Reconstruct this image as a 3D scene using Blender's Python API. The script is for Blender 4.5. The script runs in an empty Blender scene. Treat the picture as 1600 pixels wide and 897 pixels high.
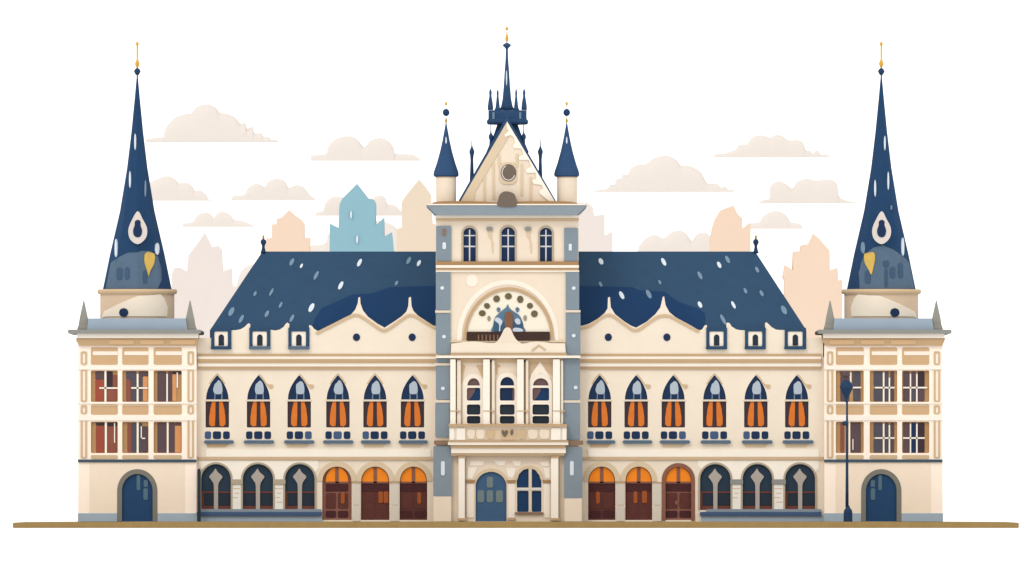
import bpy, bmesh, math, random
from mathutils import Vector
from mathutils.geometry import tessellate_polygon
random.seed(7)
scene = bpy.context.scene
COL = scene.collection

# ------------------------------------------------------------------ survey frame
D, H, S, HZ = 1000.0, 2.0, 0.04, 765.0       # camera distance, eye height, metres per unit, eye line
def X(px, Y=0.0): return (px - 800.0) * S * (D + Y) / D
def Z(py, Y=0.0): return H + (HZ - py) * S * (D + Y) / D
def P(px, py, Y=0.0): return Vector((X(px, Y), Y, Z(py, Y)))

# ------------------------------------------------------------------ materials
GAIN = 1.55
def lin(c):
    c /= 255.0
    return c / 12.92 if c <= 0.04045 else ((c + 0.055) / 1.055) ** 2.4
def rgb(h, g=None):
    g = g or GAIN
    h = h.lstrip('#')
    return tuple(min(0.85, lin(int(h[i:i + 2], 16)) / g) for i in (0, 2, 4))
MATS = {}
def mat(name, hexcol, rough=0.85, spec=0.05, var=0.05, scale=1.2, bump=0.0, kind=None, emit=0, metal=0, gain=None):
    m = bpy.data.materials.new(name)
    m.use_nodes = True
    nt = m.node_tree
    b = nt.nodes['Principled BSDF']
    b.inputs['Roughness'].default_value = rough
    b.inputs['Specular IOR Level'].default_value = spec
    b.inputs['Metallic'].default_value = metal
    c = rgb(hexcol, gain)
    tc = nt.nodes.new('ShaderNodeTexCoord')
    nz = nt.nodes.new('ShaderNodeTexNoise')
    nz.inputs['Scale'].default_value = scale
    nz.inputs['Detail'].default_value = 5
    nz.inputs['Roughness'].default_value = 0.6
    nt.links.new(tc.outputs['Object'], nz.inputs['Vector'])
    mr = nt.nodes.new('ShaderNodeMapRange')
    mr.inputs['From Min'].default_value = 0.25
    mr.inputs['From Max'].default_value = 0.75
    mr.inputs['To Min'].default_value = 1 - var
    mr.inputs['To Max'].default_value = 1 + var
    nt.links.new(nz.outputs['Fac'], mr.inputs['Value'])
    mul = nt.nodes.new('ShaderNodeVectorMath'); mul.operation = 'SCALE'
    mul.inputs[0].default_value = c
    fac = mr.outputs['Result']
    hgt = nz.outputs['Fac']
    if kind == 'slate':
        sep = nt.nodes.new('ShaderNodeSeparateXYZ'); nt.links.new(tc.outputs['Object'], sep.inputs[0])
        cmb = nt.nodes.new('ShaderNodeCombineXYZ')
        nt.links.new(sep.outputs['X'], cmb.inputs['X']); nt.links.new(sep.outputs['Z'], cmb.inputs['Y'])
        br = nt.nodes.new('ShaderNodeTexBrick')
        br.inputs['Scale'].default_value = 1.0
        br.inputs['Brick Width'].default_value = 0.26
        br.inputs['Row Height'].default_value = 0.17
        br.inputs['Mortar Size'].default_value = 0.008
        br.inputs['Color1'].default_value = (1.025, 1.025, 1.025, 1)
        br.inputs['Color2'].default_value = (0.985, 0.985, 0.985, 1)
        br.inputs['Mortar'].default_value = (0.93, 0.93, 0.93, 1)
        nt.links.new(cmb.outputs[0], br.inputs['Vector'])
        mm = nt.nodes.new('ShaderNodeMath'); mm.operation = 'MULTIPLY'
        nt.links.new(fac, mm.inputs[0]); nt.links.new(br.outputs['Color'], mm.inputs[1])
        fac = mm.outputs[0]
    nt.links.new(fac, mul.inputs['Scale'])
    nt.links.new(mul.outputs[0], b.inputs['Base Color'])
    if bump:
        n2 = nt.nodes.new('ShaderNodeTexNoise'); n2.inputs['Scale'].default_value = 14
        n2.inputs['Detail'].default_value = 4
        nt.links.new(tc.outputs['Object'], n2.inputs['Vector'])
        bp = nt.nodes.new('ShaderNodeBump'); bp.inputs['Strength'].default_value = bump
        bp.inputs['Distance'].default_value = 0.02
        nt.links.new(n2.outputs['Fac'], bp.inputs['Height'])
        nt.links.new(bp.outputs['Normal'], b.inputs['Normal'])
    if emit:
        b.inputs['Emission Color'].default_value = (*rgb(hexcol, 1.0), 1)
        b.inputs['Emission Strength'].default_value = emit
    MATS[name] = m
    return m
STONE = dict(bump=0.12, var=0.03, scale=0.8, gain=1.34)
mat('cream', '#F3E4CF', **STONE)
mat('cream_pale', '#FBEEDD', **STONE)
mat('cream_white', '#FDF3E4', **STONE)
mat('cream_warm', '#F0DEC8', **STONE)
mat('house_cream', '#FCEBDA', bump=.12, var=.03, scale=.8, gain=1.2)
mat('house_render', '#EFDDC7', bump=.12, var=.03, scale=.8, gain=1.22)
mat('cream_dial', '#FCF1DC', var=0.02, gain=1.4)
mat('sand', '#DEC8A9', **STONE)
mat('sand_pale', '#E3D5C0', **STONE)
mat('tan', '#C4A57F', **STONE)
mat('tan_panel', '#D3AE85', **STONE)
mat('tan_soft', '#D2B692', **STONE)
mat('tan_brown', '#AC875F', **STONE)
mat('brown_cap', '#8F7460', **STONE)
mat('taupe', '#74675C', **STONE)
mat('pier_white', '#F3EDE3', **STONE)
mat('pier_grey', '#DDD3C4', **STONE)
mat('lead', '#9C9C97', var=0.05)
mat('lead_blue', '#97A2AA', var=0.04)
mat('pyramid', '#99968C', var=0.05, scale=2, gain=1.45)
mat('buttress', '#8B98A1', bump=0.1, var=0.04, gain=1.45)
mat('plinth', '#9FAEBA', bump=0.1, var=0.04, gain=1.22)
mat('parapet_blue', '#A0AEBC', var=0.04, gain=1.35)
mat('drum_tan', '#DBC0A3', **STONE)
mat('string_slate', '#4E606F', var=.04)
mat('sill_slate', '#62788D', var=0.04)
mat('bar_blue', '#45597A', var=0.04, gain=1.2)
mat('roof', '#3A5774', kind='slate', var=0.04, rough=0.8, gain=1.66)
mat('roof_shade', '#25466F', kind='slate', var=0.04, rough=0.8, gain=1.72)  # roof colour darkened for the painted shade
mat('spire', '#2B4A6E', kind='slate', var=0.05, rough=0.8)
mat('turret', '#38557A', kind='slate', var=0.05, rough=0.8)
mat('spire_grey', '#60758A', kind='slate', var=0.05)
mat('spire_slit', '#48607A', var=0.03)
mat('iron', '#2C4564', var=0.05, rough=0.6)
mat('iron_dark', '#35414C', var=0.05, rough=0.6)
mat('glass_navy', '#25395A', var=0.06, rough=0.3)
mat('glass_night', '#2A333D', var=0.06, rough=0.3, gain=1.2)
mat('glass_arcade', '#2B3B4A', var=0.06, rough=0.3, gain=1.2)
mat('glass_blue', '#23436A', var=0.06, rough=0.3)
mat('glass_brown', '#3F3338', var=0.06, rough=0.3, gain=1.22)
mat('glass_mauve', '#5C4A4E', var=0.06, rough=0.3, gain=1.22)
mat('glass_slate', '#535058', var=0.06, rough=0.3, gain=1.22)
mat('glass_red', '#9A4D3C', var=0.08, rough=0.4, gain=1.22)
mat('glass_rust', '#8A5244', var=0.08, rough=0.4, gain=1.22)
mat('glass_ochre', '#CF9160', var=0.08, rough=0.4, gain=1.22)
mat('glass_taupe', '#6B5655', var=0.06, rough=0.3, gain=1.22)
mat('ochre_blind', '#CCA06F', var=0.05)
mat('highlight_slit_white', '#EAF3FA', var=0.02, rough=0.4)  # painted highlights on roofs and spires; also slit windows and roundels
mat('highlight_slit_grey', '#7F99AF', var=0.04, rough=0.4)  # greyer painted highlights on the slates; also tracery bars and lantern slits
mat('tracery', '#BFCBD6', var=0.04)
mat('door_blue', '#28476B', var=0.05, rough=0.6, gain=1.3)
mat('gate_blue', '#43607F', var=0.05, rough=0.6, gain=1.25)
mat('pane_green', '#5F7A8A', var=0.04, rough=0.4)
mat('pane_grey', '#7D8D8E', var=0.04, rough=0.4)
mat('arch_grey', '#807D73', **STONE)
mat('arch_tan', '#B6A892', **STONE)
mat('wood', '#5B3530', var=0.1, scale=3, rough=0.7, gain=1.12)
mat('wood_dark', '#48292B', var=0.1, scale=3, rough=0.7, gain=1.12)
mat('wood_frame', '#84594A', var=0.08, scale=3, rough=0.7, gain=1.12)
mat('wood_panel', '#B05F33', var=0.08, scale=3, rough=0.7)
mat('red_frame', '#6C3E34', var=0.08, scale=3, gain=1.15)
mat('lunette', '#F58A26', var=0.06, scale=1.5, rough=0.4, emit=.14)
mat('curtain', '#D97833', var=0.08, scale=2, rough=0.9, gain=1.3)
mat('gold_pale', '#E0BB62', var=0.12, rough=0.5)
mat('gold', '#E9B347', var=0.05, rough=0.4, spec=0.2)
mat('gold_old', '#C9A23F', var=0.05, rough=0.5)
mat('rail_brown', '#4A3832', var=0.06)
mat('rail_spindle', '#8A6A54', var=0.06)
mat('dial_stone', '#766A50', var=0.14, scale=1.3)
mat('dial_small', '#A39C86', var=0.08)
mat('dial_blue', '#65839A', var=0.08)
mat('dial_deep', '#46657F', var=0.08)
mat('dial_white', '#D5DDE8', var=0.04)
mat('dial_door', '#8C644D', var=0.08)
mat('mullion', '#E9E6E4', var=0.03)
mat('finial_stone', '#B3A9A0', **STONE)
mat('drop_stone', '#DDD2C9', **STONE)
mat('pavement', '#A88B59', var=0.08, scale=1.5, bump=0.2)
mat('ground', '#FFFFFF', var=0.02, scale=0.05, gain=1.15)
mat('cloud', '#F5EAE0', var=0.0, rough=1.0, spec=0, gain=1.57)
mat('far_peach', '#F7DBC3', var=0.02, scale=0.1, rough=1.0, spec=0, gain=1.5)
mat('far_sand', '#F3DFC7', var=0.02, scale=0.1, rough=1.0, spec=0, gain=1.54)
mat('far_pink', '#F5E9E1', var=0.01, scale=0.1, rough=1.0, spec=0, gain=1.57)
mat('far_teal', '#98C1CE', var=0.02, scale=0.1, rough=1.0, spec=0)

# ------------------------------------------------------------------ outlines (survey units)
def rr(x0, y0, x1, y1, r=2.5, n=4):
    r = min(r, (x1 - x0) / 2.01, (y1 - y0) / 2.01)
    pts = []
    for cx, cy, a in ((x1 - r, y0 + r, -90), (x1 - r, y1 - r, 0), (x0 + r, y1 - r, 90), (x0 + r, y0 + r, 180)):
        for k in range(n + 1):
            t = math.radians(a + 90 * k / n)
            pts.append((cx + r * math.cos(t), cy + r * math.sin(t)))
    return pts
def rect(x0, y0, x1, y1): return [(x0, y0), (x1, y0), (x1, y1), (x0, y1)]
def arch(x0, x1, ytop, ybot, n=20, rise=None):
    cx, rx = (x0 + x1) / 2, (x1 - x0) / 2
    ry = rise or min(rx, ybot - ytop)
    pts = [(x0, ybot)]
    for k in range(n + 1):
        t = math.pi - math.pi * k / n
        pts.append((cx + rx * math.cos(t), ytop + ry - ry * math.sin(t)))
    pts.append((x1, ybot))
    return pts
def lancet(cx, hw, ytop, ybot, n=12):
    L = [(cx - hw * (1 - (k / n) ** 2.0), ybot - (ybot - ytop) * k / n) for k in range(n)]
    return L + [(cx, ytop)] + [(2 * cx - x, y) for x, y in reversed(L)]
def oval(cx, cy, rx, ry, tilt=0, n=20):
    t0 = math.radians(tilt); c, s = math.cos(t0), math.sin(t0)
    out = []
    for k in range(n):
        t = 2 * math.pi * k / n
        a, b = rx * math.cos(t), ry * math.sin(t)
        out.append((cx + a * c - b * s, cy + a * s + b * c))
    return out
def smooth(pts, n=4, closed=True):
    out, m = [], len(pts)
    for i in range(m if closed else m - 1):
        p = [pts[(i + k) % m] if closed else pts[max(0, min(m - 1, i + k))] for k in (-1, 0, 1, 2)]
        for k in range(n):
            t = k / n
            out.append(tuple(0.5 * (2 * p[1][a] + (p[2][a] - p[0][a]) * t + (2 * p[0][a] - 5 * p[1][a] + 4 * p[2][a] - p[3][a]) * t * t
                                    + (3 * p[1][a] - p[0][a] - 3 * p[2][a] + p[3][a]) * t ** 3) for a in (0, 1)))
    if not closed: out.append(pts[-1])
    return out
def band(pts, w):
    """outline of a moulding of width w that runs along an open line"""
    up, dn = [], []
    for i, p in enumerate(pts):
        a, b = pts[max(0, i - 1)], pts[min(len(pts) - 1, i + 1)]
        dx, dy = b[0] - a[0], b[1] - a[1]
        l = math.hypot(dx, dy) or 1
        nx, ny = -dy / l * w / 2, dx / l * w / 2
        up.append((p[0] + nx, p[1] + ny)); dn.append((p[0] - nx, p[1] - ny))
    return up + dn[::-1]
def ring(x0, x1, ytop, ybot, w, rise=None):
    o = arch(x0, x1, ytop, ybot, rise=rise)
    i = arch(x0 + w, x1 - w, ytop + w, ybot, rise=(rise - w) if rise else None)
    return o + i[::-1]
def grow(pts, k=1.01):
    cx = sum(p[0] for p in pts) / len(pts); cy = sum(p[1] for p in pts) / len(pts)
    return [(cx + (x - cx) * k, cy + (y - cy) * k) for x, y in pts]
def mirror(pts, axis): return [(2 * axis - x, y) for x, y in pts][::-1]

# ------------------------------------------------------------------ mesh collector
WPOS = {}
class MB:
    def __init__(s): s.v, s.f = [], []
    def prism(s, pts, Yf, Yb, holes=()):
        loops = [pts] + list(holes)
        base = len(s.v)
        flat = [P(x, y, Yf) for lp in loops for x, y in lp]
        n = len(flat)
        s.v += flat + [Vector((p.x, Yb, p.z)) for p in flat]
        tris = tessellate_polygon([[Vector((x, -y, 0)) for x, y in lp] for lp in loops])
        for t in tris:
            s.f.append(tuple(base + i for i in t))
            s.f.append(tuple(base + n + i for i in reversed(t)))
        o = 0
        for lp in loops:
            m = len(lp)
            for i in range(m):
                a, b = base + o + i, base + o + (i + 1) % m
                s.f.append((a, b, b + n, a + n))
            o += m
        return s
    def box(s, x0, y0, x1, y1, Yf, Yb): return s.prism(rect(x0, y0, x1, y1), Yf, Yb)
    def raw(s, vs, fs):
        b = len(s.v)
        s.v += [Vector(v) for v in vs]
        s.f += [tuple(b + i for i in f) for f in fs]
        return s
    def lathe(s, cx, Yc, prof, n=24, a0=-90):
        """prof: (half width, py) from bottom to top; closed at both ends"""
        vs, fs = [], []
        for hw, py in prof:
            c = P(cx, py, Yc); r = max(hw, 0.02) * S * (D + Yc) / D
            for k in range(n):
                t = math.radians(a0) + 2 * math.pi * k / n
                vs.append((c.x + r * math.cos(t), Yc + r * math.sin(t), c.z))
        for j in range(len(prof) - 1):
            for k in range(n):
                a, b = j * n + k, j * n + (k + 1) % n
                fs.append((a, b, b + n, a + n))
        fs.append(tuple(range(n))[::-1]); fs.append(tuple(range((len(prof) - 1) * n, len(prof) * n)))
        return s.raw(vs, fs)
    def ball(s, cx, cy, rx, ry, Yc, n=16):
        return s.lathe(cx, Yc, [(rx * math.cos(t), cy - ry * math.sin(t)) for t in [math.radians(-90 + 180 * k / 10) for k in range(11)]], n)
    def sheet(s, pts, surf, off=0.04, rows=None, cols=None):
        """a thin layer laid on a surface; pts must be single-span in y"""
        ys = [p[1] for p in pts]; y0, y1 = min(ys) + 0.01, max(ys) - 0.01
        rows = rows or max(4, int((y1 - y0) / 4)); cols = cols or 6
        grid = []
        for r in range(rows + 1):
            y = y0 + (y1 - y0) * r / rows
            xs = []
            for i in range(len(pts)):
                a, b = pts[i], pts[(i + 1) % len(pts)]
                if (a[1] - y) * (b[1] - y) <= 0 and a[1] != b[1]:
                    xs.append(a[0] + (b[0] - a[0]) * (y - a[1]) / (b[1] - a[1]))
            xa, xb = min(xs), max(xs)
            grid.append([(xa + (xb - xa) * c / cols, y) for c in range(cols + 1)])
        vs, fs = [], []
        w = cols + 1
        for row in grid:
            for p in row:
                q, nrm = surf(*p); vs.append(q + nrm * off)
        for row in grid:
            for p in row:
                q, nrm = surf(*p); vs.append(q - nrm * 0.05)
        N = (rows + 1) * w
        for r in range(rows):
            for c in range(cols):
                a = r * w + c
                fs.append((a, a + 1, a + w + 1, a + w)); fs.append((N + a, N + a + w, N + a + w + 1, N + a + 1))
        rim = [c for c in range(w)] + [r * w + cols for r in range(1, rows + 1)] + [rows * w + c for c in range(cols - 1, -1, -1)] + [r * w for r in range(rows - 1, 0, -1)]
        for i in range(len(rim)):
            a, b = rim[i], rim[(i + 1) % len(rim)]
            fs.append((a, b, N + b, N + a))
        return s.raw(vs, fs)
    def build(s, name, m, parent=None, label=None, soft=False):
        me = bpy.data.meshes.new(name)
        org = WPOS.get(parent.name, Vector()) if parent else Vector()
        me.from_pydata([tuple(v - org) for v in s.v], [], s.f)
        bm = bmesh.new(); bm.from_mesh(me)
        bmesh.ops.recalc_face_normals(bm, faces=bm.faces)
        bm.to_mesh(me); bm.free()
        me.materials.append(MATS[m])
        o = bpy.data.objects.new(name, me); COL.objects.link(o)
        if soft:
            for p in me.polygons: p.use_smooth = True
        if parent:
            o.parent = parent; WPOS[o.name] = org
        if label: o['label'] = label
        return o
def part(name, m, parent, pts, Yf, Yb, holes=(), label=None): return MB().prism(pts, Yf, Yb, holes).build(name, m, parent, label)
def thing(name, label, cat, px, Y, group=None, py=815):
    o = bpy.data.objects.new(name, None); COL.objects.link(o)
    o.location = (X(px, Y), Y, max(0.0, Z(py, Y)) if py != 815 else 0.0)
    o['label'] = label; o['category'] = cat
    if group: o['group'] = group
    WPOS[o.name] = o.location.copy()
    return o
def tag(o, label, cat, group=None):
    o['label'] = label; o['category'] = cat
    if group: o['group'] = group
    return o

# ------------------------------------------------------------------ setting
g = bpy.data.meshes.new('ground')
g.from_pydata([(-9000, -3000, -0.385), (9000, -3000, -0.385), (9000, 24000, -0.385), (-9000, 24000, -0.385)], [], [(0, 1, 2, 3)])
g.materials.append(MATS['ground'])
go = bpy.data.objects.new('ground', g); COL.objects.link(go); go['kind'] = 'structure'
YF = -8.0
slab = MB()
zt, zb = 0.0, -0.385
xa, xb = X(20, YF), X(1592, YF)
def slab_ring(x, z0, z1): return [(x, YF, z0), (x, YF, z1), (x, 16, z1), (x, 16, z0)]
cols = [slab_ring(xa, zb + .04, zt - .08), slab_ring(xa + .08, zb, zt - .05), slab_ring(X(230, YF), zb, zt - .002),
        slab_ring(X(1370, YF), zb, zt - .002), slab_ring(xb - .08, zb, zt - .05), slab_ring(xb, zb + .04, zt - .08)]
vs = [p for c in cols for p in c]; fs = []
for i in range(len(cols) - 1):
    for k in range(4):
        a, b = i * 4 + k, i * 4 + (k + 1) % 4
        fs.append((a, b, b + 4, a + 4))
fs += [(0, 1, 2, 3), tuple(range(len(vs) - 4, len(vs)))]
so = slab.raw(vs, fs).build('pavement', 'pavement'); so['kind'] = 'structure'

# ------------------------------------------------------------------ corner houses
def spire_surf(cx, Yc, prof):
    def rad(py):
        for (h0, p0), (h1, p1) in zip(prof, prof[1:]):
            if p1 <= py <= p0: return h0 + (h1 - h0) * (p0 - py) / (p0 - p1)
        return prof[0][0] if py > prof[0][1] else prof[-1][0]
    def f(px, py):
        R = rad(py); d = min(abs(px - cx), R * 0.995); sg = 1 if px >= cx else -1
        if d < 0.7071 * R: y = -R + 0.4142 * d; nrm = Vector((sg * .383, -.924, .12))
        else: y = -0.7071 * R + (d - 0.7071 * R) * 2.4142; nrm = Vector((sg * .924, -.383, .12))
        k = S * (D + Yc) / D
        return Vector((X(cx, Yc) + sg * d * k, Yc + y * k, Z(py, Yc))), nrm.normalized()
    return f
SPIRE = [(54, 453), (42.5, 397), (27, 330), (16, 263), (9.3, 207), (3.8, 151), (1.3, 123)]

def corner_house(cx, x0, x1, cols, rows, sp, label, flip):
    Y = -0.6
    t = thing('corner_house', label, 'house', cx, Y, 'spired corner houses')
    q = (lambda v: 2 * cx - v) if flip else (lambda v: v)
    def Q(pts): return mirror(pts, cx) if flip else pts
    holes = []
    for a, b in cols: holes += [rr(a, 579, b, 628, 2), rr(a, 659, b, 708, 2)]
    dl, dr = cx - 31.5, cx + 31.5
    holes.append(arch(dl, dr, 733, 814.9, rise=34))
    MB().prism([(x0, 540), (x1, 540), (x1, 815), (x0, 815)], Y, Y + .4, holes).box(x0, 520, x1, 815, Y + .42, 9.0).build('wall', 'house_cream', t)
    # ground floor render and plinth
    lw = MB().prism([(x0 + 18, 723), (x1 - 19, 723), (x1 - 19, 802), (dr, 802)] + arch(dl, dr, 733, 802, rise=34)[::-1][1:-1] + [(dl, 802), (x0 + 18, 802)], Y - .03, Y + .1)
    lw.build('render_panel', 'house_render', t)
    part('plinth', 'plinth', t, rect(x0 - .6, 802, dl - .2, 815), Y - .06, Y + .2)
    part('plinth', 'plinth', t, rect(dr + .2, 802, x1 + .6, 815), Y - .06, Y + .2)
    MB().prism(rr(x0 - .5, 718, x1, 722.3, 1.5), Y - .12, Y + .1).build('string_course', 'string_slate', t)
    # door
    MB().prism(ring(dl, dr, 733, 814.8, 7.5, 34), Y - .05, Y + .3).build('door_surround', 'arch_grey', t)
    d = part('door', 'door_blue', t, grow(arch(dl + 7.5, dr - 7.5, 740.5, 814.7, rise=26)), Y + .1, Y + .38)
    for a, b, c, e in ((213.5, 742, 219, 766), (224.5, 750, 231, 761), (224, 763, 231, 781)):
        part('pane', 'pane_green', d, Q(rr(a - 214.5 + cx, b, c - 214.5 + cx, e, 2)), Y + .07, Y + .2)
    # framed facade
    for a, b in cols:
        for y0, y1 in ((543, 570), (632, 648)):
            pa = part('panel', 'tan_panel', t, rr(a, y0, b, y1, 2.5), Y - .02, Y + .1)
            if y0 == 543: part('panel_moulding', 'cream_pale', pa, rr(a + 3, 549, b + .6, 555, 1.5), Y - .05, Y + .05)
            else: part('panel_moulding', 'tan_soft', pa, rr(a + 2, 632.5, b - 1, 635, 1), Y - .05, Y + .05)
        part('panel', 'tan_soft', t, rr(a, 711, b, 717.4, 2), Y - .02, Y + .1)
    for a in (x0 + 4, x1 - 14):
        for y0, y1 in ((549, 570), (576, 628), (633, 647), (653, 716)):
            pp = MB().prism(rr(a, y0, a + 10, y1, 2.5), Y - .05, Y + .1, [rr(a + 3, y0 + 3, a + 7, y1 - 2, 1.5)])
            pp.build('pilaster', 'tan_soft', t)
    for y0, y1 in ((572, 577.5), (628.5, 631), (650, 657)):
        part('moulding', 'cream_white', t, rect(x0 - .3, y0, x1 + .3, y1), Y - .07, Y + .1)
    k = 0
    for (y0, y1), rw in zip(((579, 628), (659, 708)), rows):
        for (a, b), panes in zip(cols, rw):
            w = part('window', 'ochre_blind', t, grow(rr(a, y0, b, y1, 2)), Y + .2, Y + .39)
            for (pa, pb, pc, pd, m) in panes['p']:
                part('pane', m, w, rr(pa, pb, pc, pd, 1.6), Y + .15, Y + .3)
            mm = MB()
            for (pa, pb, pc, pd) in panes['m']: mm.prism(rr(pa, pb, pc, pd, .8), Y + .1, Y + .3)
            mm.build('mullion', 'cream_white', w)
    # entablature
    part('architrave', 'tan', t, [(x0 - 3, 528), (x1 + 4, 528), (x1 + 3, 532), (x1, 540), (x0 + 2, 540), (x0 - 3, 533)], Y - .22, Y + .6)
    for a, b in ((x0 + 48, x0 + 87), (x0 + 97, x0 + 134), (x0 + 144, x0 + 183)):
        part('frieze_panel', 'tan_panel', t, Q(rr(a, 531.5, b, 538.5, 1.5)) if not flip else rr(a - 40, 531.5, b - 40, 538.5, 1.5), Y - .27, Y)
    part('bed_moulding', 'cream_white', t, rr(x0 - 2, 521, x1 + 3, 528.2, 1), Y - .35, Y + .7)
    # cornice slab right around the house
    xl, xr = (106, 314) if not flip else (1278, 1487)
    part('cornice', 'lead', t, rr(xl, 515, xr, 521.3, 2.5), Y - .6, 9.3)
    part('parapet', 'parapet_blue', t, [(x0 + 16, 497.5), (x1 - 17, 497.5), (x1 - 14, 515), (x0 + 14, 515)], Y - .1, 8.4)
    for pc in (x0 + 9, x1 - 10):
        hw = 8.5; yc = Y + .45
        MB().lathe(pc, yc, [(14, 516), (14, 513), (11.5, 508), (9, 497), (1.0, 470)], 4, -45).build('pyramid_finial', 'pyramid', t)
    # drum and spire
    Yc = 3.4
    dm = MB().lathe(cx, Yc, [(58, 516), (58, 458)], 64).build('drum', 'drum_tan', t, soft=False)
    dsurf = lambda px, py: (lambda a, k: (Vector((X(cx, Yc) + a * k, Yc - math.sqrt(max(0, 58 * 58 - a * a)) * k, Z(py, Yc))), Vector((a / 58, -math.sqrt(max(0, 1 - (a / 58) ** 2)), 0))))(px - cx, S * (D + Yc) / D)
    MB().sheet(Q([(cx - 54, 497.5), (cx - 50, 487), (cx - 28, 476), (cx - 10, 468), (cx + 5, 462), (cx + 36, 460), (cx + 42, 466), (cx + 47, 480), (cx + 46, 497)]) if not flip else
               mirror([(cx - 54, 497.5), (cx - 50, 487), (cx - 28, 476), (cx - 10, 468), (cx + 5, 462), (cx + 36, 460), (cx + 42, 466), (cx + 47, 480), (cx + 46, 497)], cx), dsurf, .07, 14, 24).build('render_patch', 'cream', dm)
    hx = q(195.5 - 214.5 + cx)
    MB().sheet(oval(hx, 489, 6.8, 7), dsurf, .12, 10, 6).build('round_window', 'glass_navy', t)
    MB().lathe(cx, Yc, [(61, 459.5), (62.5, 456), (61.5, 452.3)], 40).build('drum_coping', 'tan_soft', t)
    s = MB().lathe(cx, Yc, SPIRE, 8, -90).build('spire', 'spire', t)
    sf = spire_surf(cx, Yc, SPIRE)
    MB().sheet(sp['patch'], sf, .07, 20, 40).build('painted_reflection', 'spire_grey', s)  # grey patch painted as a reflection on the spire
    for (a, b, rx, ry, m) in sp['slits']:  # slits: pale strokes painted as highlights on the spire
        MB().sheet(oval(a, b, rx * .85, ry * .95), sf, .09, 10, 4).build('painted_highlight', m, s)
    for (a, b, c, e) in sp['dark']:
        MB().sheet(rr(a, b, c, e, 3), sf, .11, 8, 6).build('louvre_slit', 'spire_slit', s)
    MB().sheet(grow(sp['gold'], .93), sf, .16, 14, 10).build('gilded_shield', 'gold_pale', s)
    # drop shaped dormer
    drop = smooth([(cx + .7, 330), (cx + 8, 342), (cx + 15, 357), (cx + 13, 372), (cx + 1, 381.5), (cx - 11, 374), (cx - 14, 359), (cx - 8, 343)], 4)
    yd = Yc - 1.85
    dd = part('dormer', 'drop_stone', t, drop, yd, Yc)
    key = smooth([(cx - 3.5, 346), (cx + 1, 343.5), (cx + 5, 346), (cx + 5, 352), (cx + 7.5, 360), (cx + 6, 368), (cx + 1, 371), (cx - 5, 368), (cx - 6.5, 360), (cx - 4, 352)], 3)
    part('pane', 'glass_navy', dd, key, yd - .03, yd + .1)
    MB().lathe(cx, Yc, [(1.2, 126), (1.1, 117.5), (2.5, 117), (5.3, 112), (4, 108.5), (.8, 106), (.8, 100)], 12).build('spire_knob', 'iron', t, soft=True)
    MB().lathe(cx, Yc, [(.7, 107), (2.4, 103.5), (3.9, 100), (2.8, 96.5), (1.3, 93), (1.3, 72), (2.4, 69.5), (2.3, 67), (.4, 65)], 12).build('gilded_finial', 'gold', t, soft=True)
    return t

GR = lambda x0, x1, y0, y1, m: (x0, y0, x1, y1, m)
def grid(xs, ys, ms):
    out = []
    for j, (a, b) in enumerate(ys):
        for i, (c, e) in enumerate(xs): out.append((c, a, e, b, ms[(i + j * len(xs)) % len(ms)]))
    return out
Lrows = [[
    dict(p=[(149, 580.5, 162.5, 593, 'glass_mauve'), (149, 593.3, 162.5, 627, 'glass_red'), (167, 580.5, 176, 605, 'glass_brown'), (176.2, 586, 183.4, 605, 'glass_rust'), (167, 608, 183.4, 627, 'glass_rust')],
         m=[(163.2, 579, 166.3, 628), (155, 605.2, 184, 607.6)]),
    dict(p=[(197, 580.5, 213, 593, 'glass_slate'), (197, 593.3, 204, 627, 'glass_rust'), (204.3, 593.3, 213, 604.8, 'glass_slate'), (204.3, 607.8, 213, 627, 'glass_slate'), (217, 580.5, 231.5, 588, 'glass_mauve'), (217, 588.3, 223, 604.8, 'glass_slate'), (217, 607.8, 223, 627, 'glass_slate'), (223.3, 588.3, 231, 604.8, 'glass_ochre'), (223.3, 607.8, 231, 627, 'glass_ochre')],
         m=[(213.6, 584, 216.4, 628), (205, 605, 231, 607.5)]),
    dict(p=[(246, 580.5, 259.5, 627, 'glass_mauve'), (262.6, 580.5, 269, 627, 'glass_mauve'), (269.3, 585, 275.5, 627, 'glass_ochre'), (269.3, 580.5, 283.5, 584.7, 'glass_brown')],
         m=[(260, 584, 262.2, 628), (276, 582, 278, 606)])],
   [dict(p=[(150, 660.5, 163, 665, 'glass_brown'), (150, 665.3, 163, 707, 'glass_red'), (167.5, 660.5, 183, 666, 'glass_brown'), (167.5, 666.3, 183, 707, 'glass_rust')], m=[(163.8, 659, 167, 708), (178.2, 661, 179.8, 692)]),
    dict(p=[(199, 661, 205, 707, 'glass_rust'), (205.3, 661, 213, 707, 'glass_slate'), (217, 661, 222, 707, 'glass_slate'), (222.3, 666, 231, 707, 'glass_mauve')], m=[(213.6, 659, 216.6, 708), (220, 666, 221.6, 686), (220, 684, 227, 686)]),
    dict(p=[(246, 660.5, 260, 707, 'glass_mauve'), (264, 660.5, 273, 707, 'glass_mauve'), (273.3, 660.5, 283, 665, 'glass_mauve'), (273.3, 665.3, 283, 707, 'glass_ochre')], m=[(260.6, 659, 263.4, 708)])]]
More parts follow.
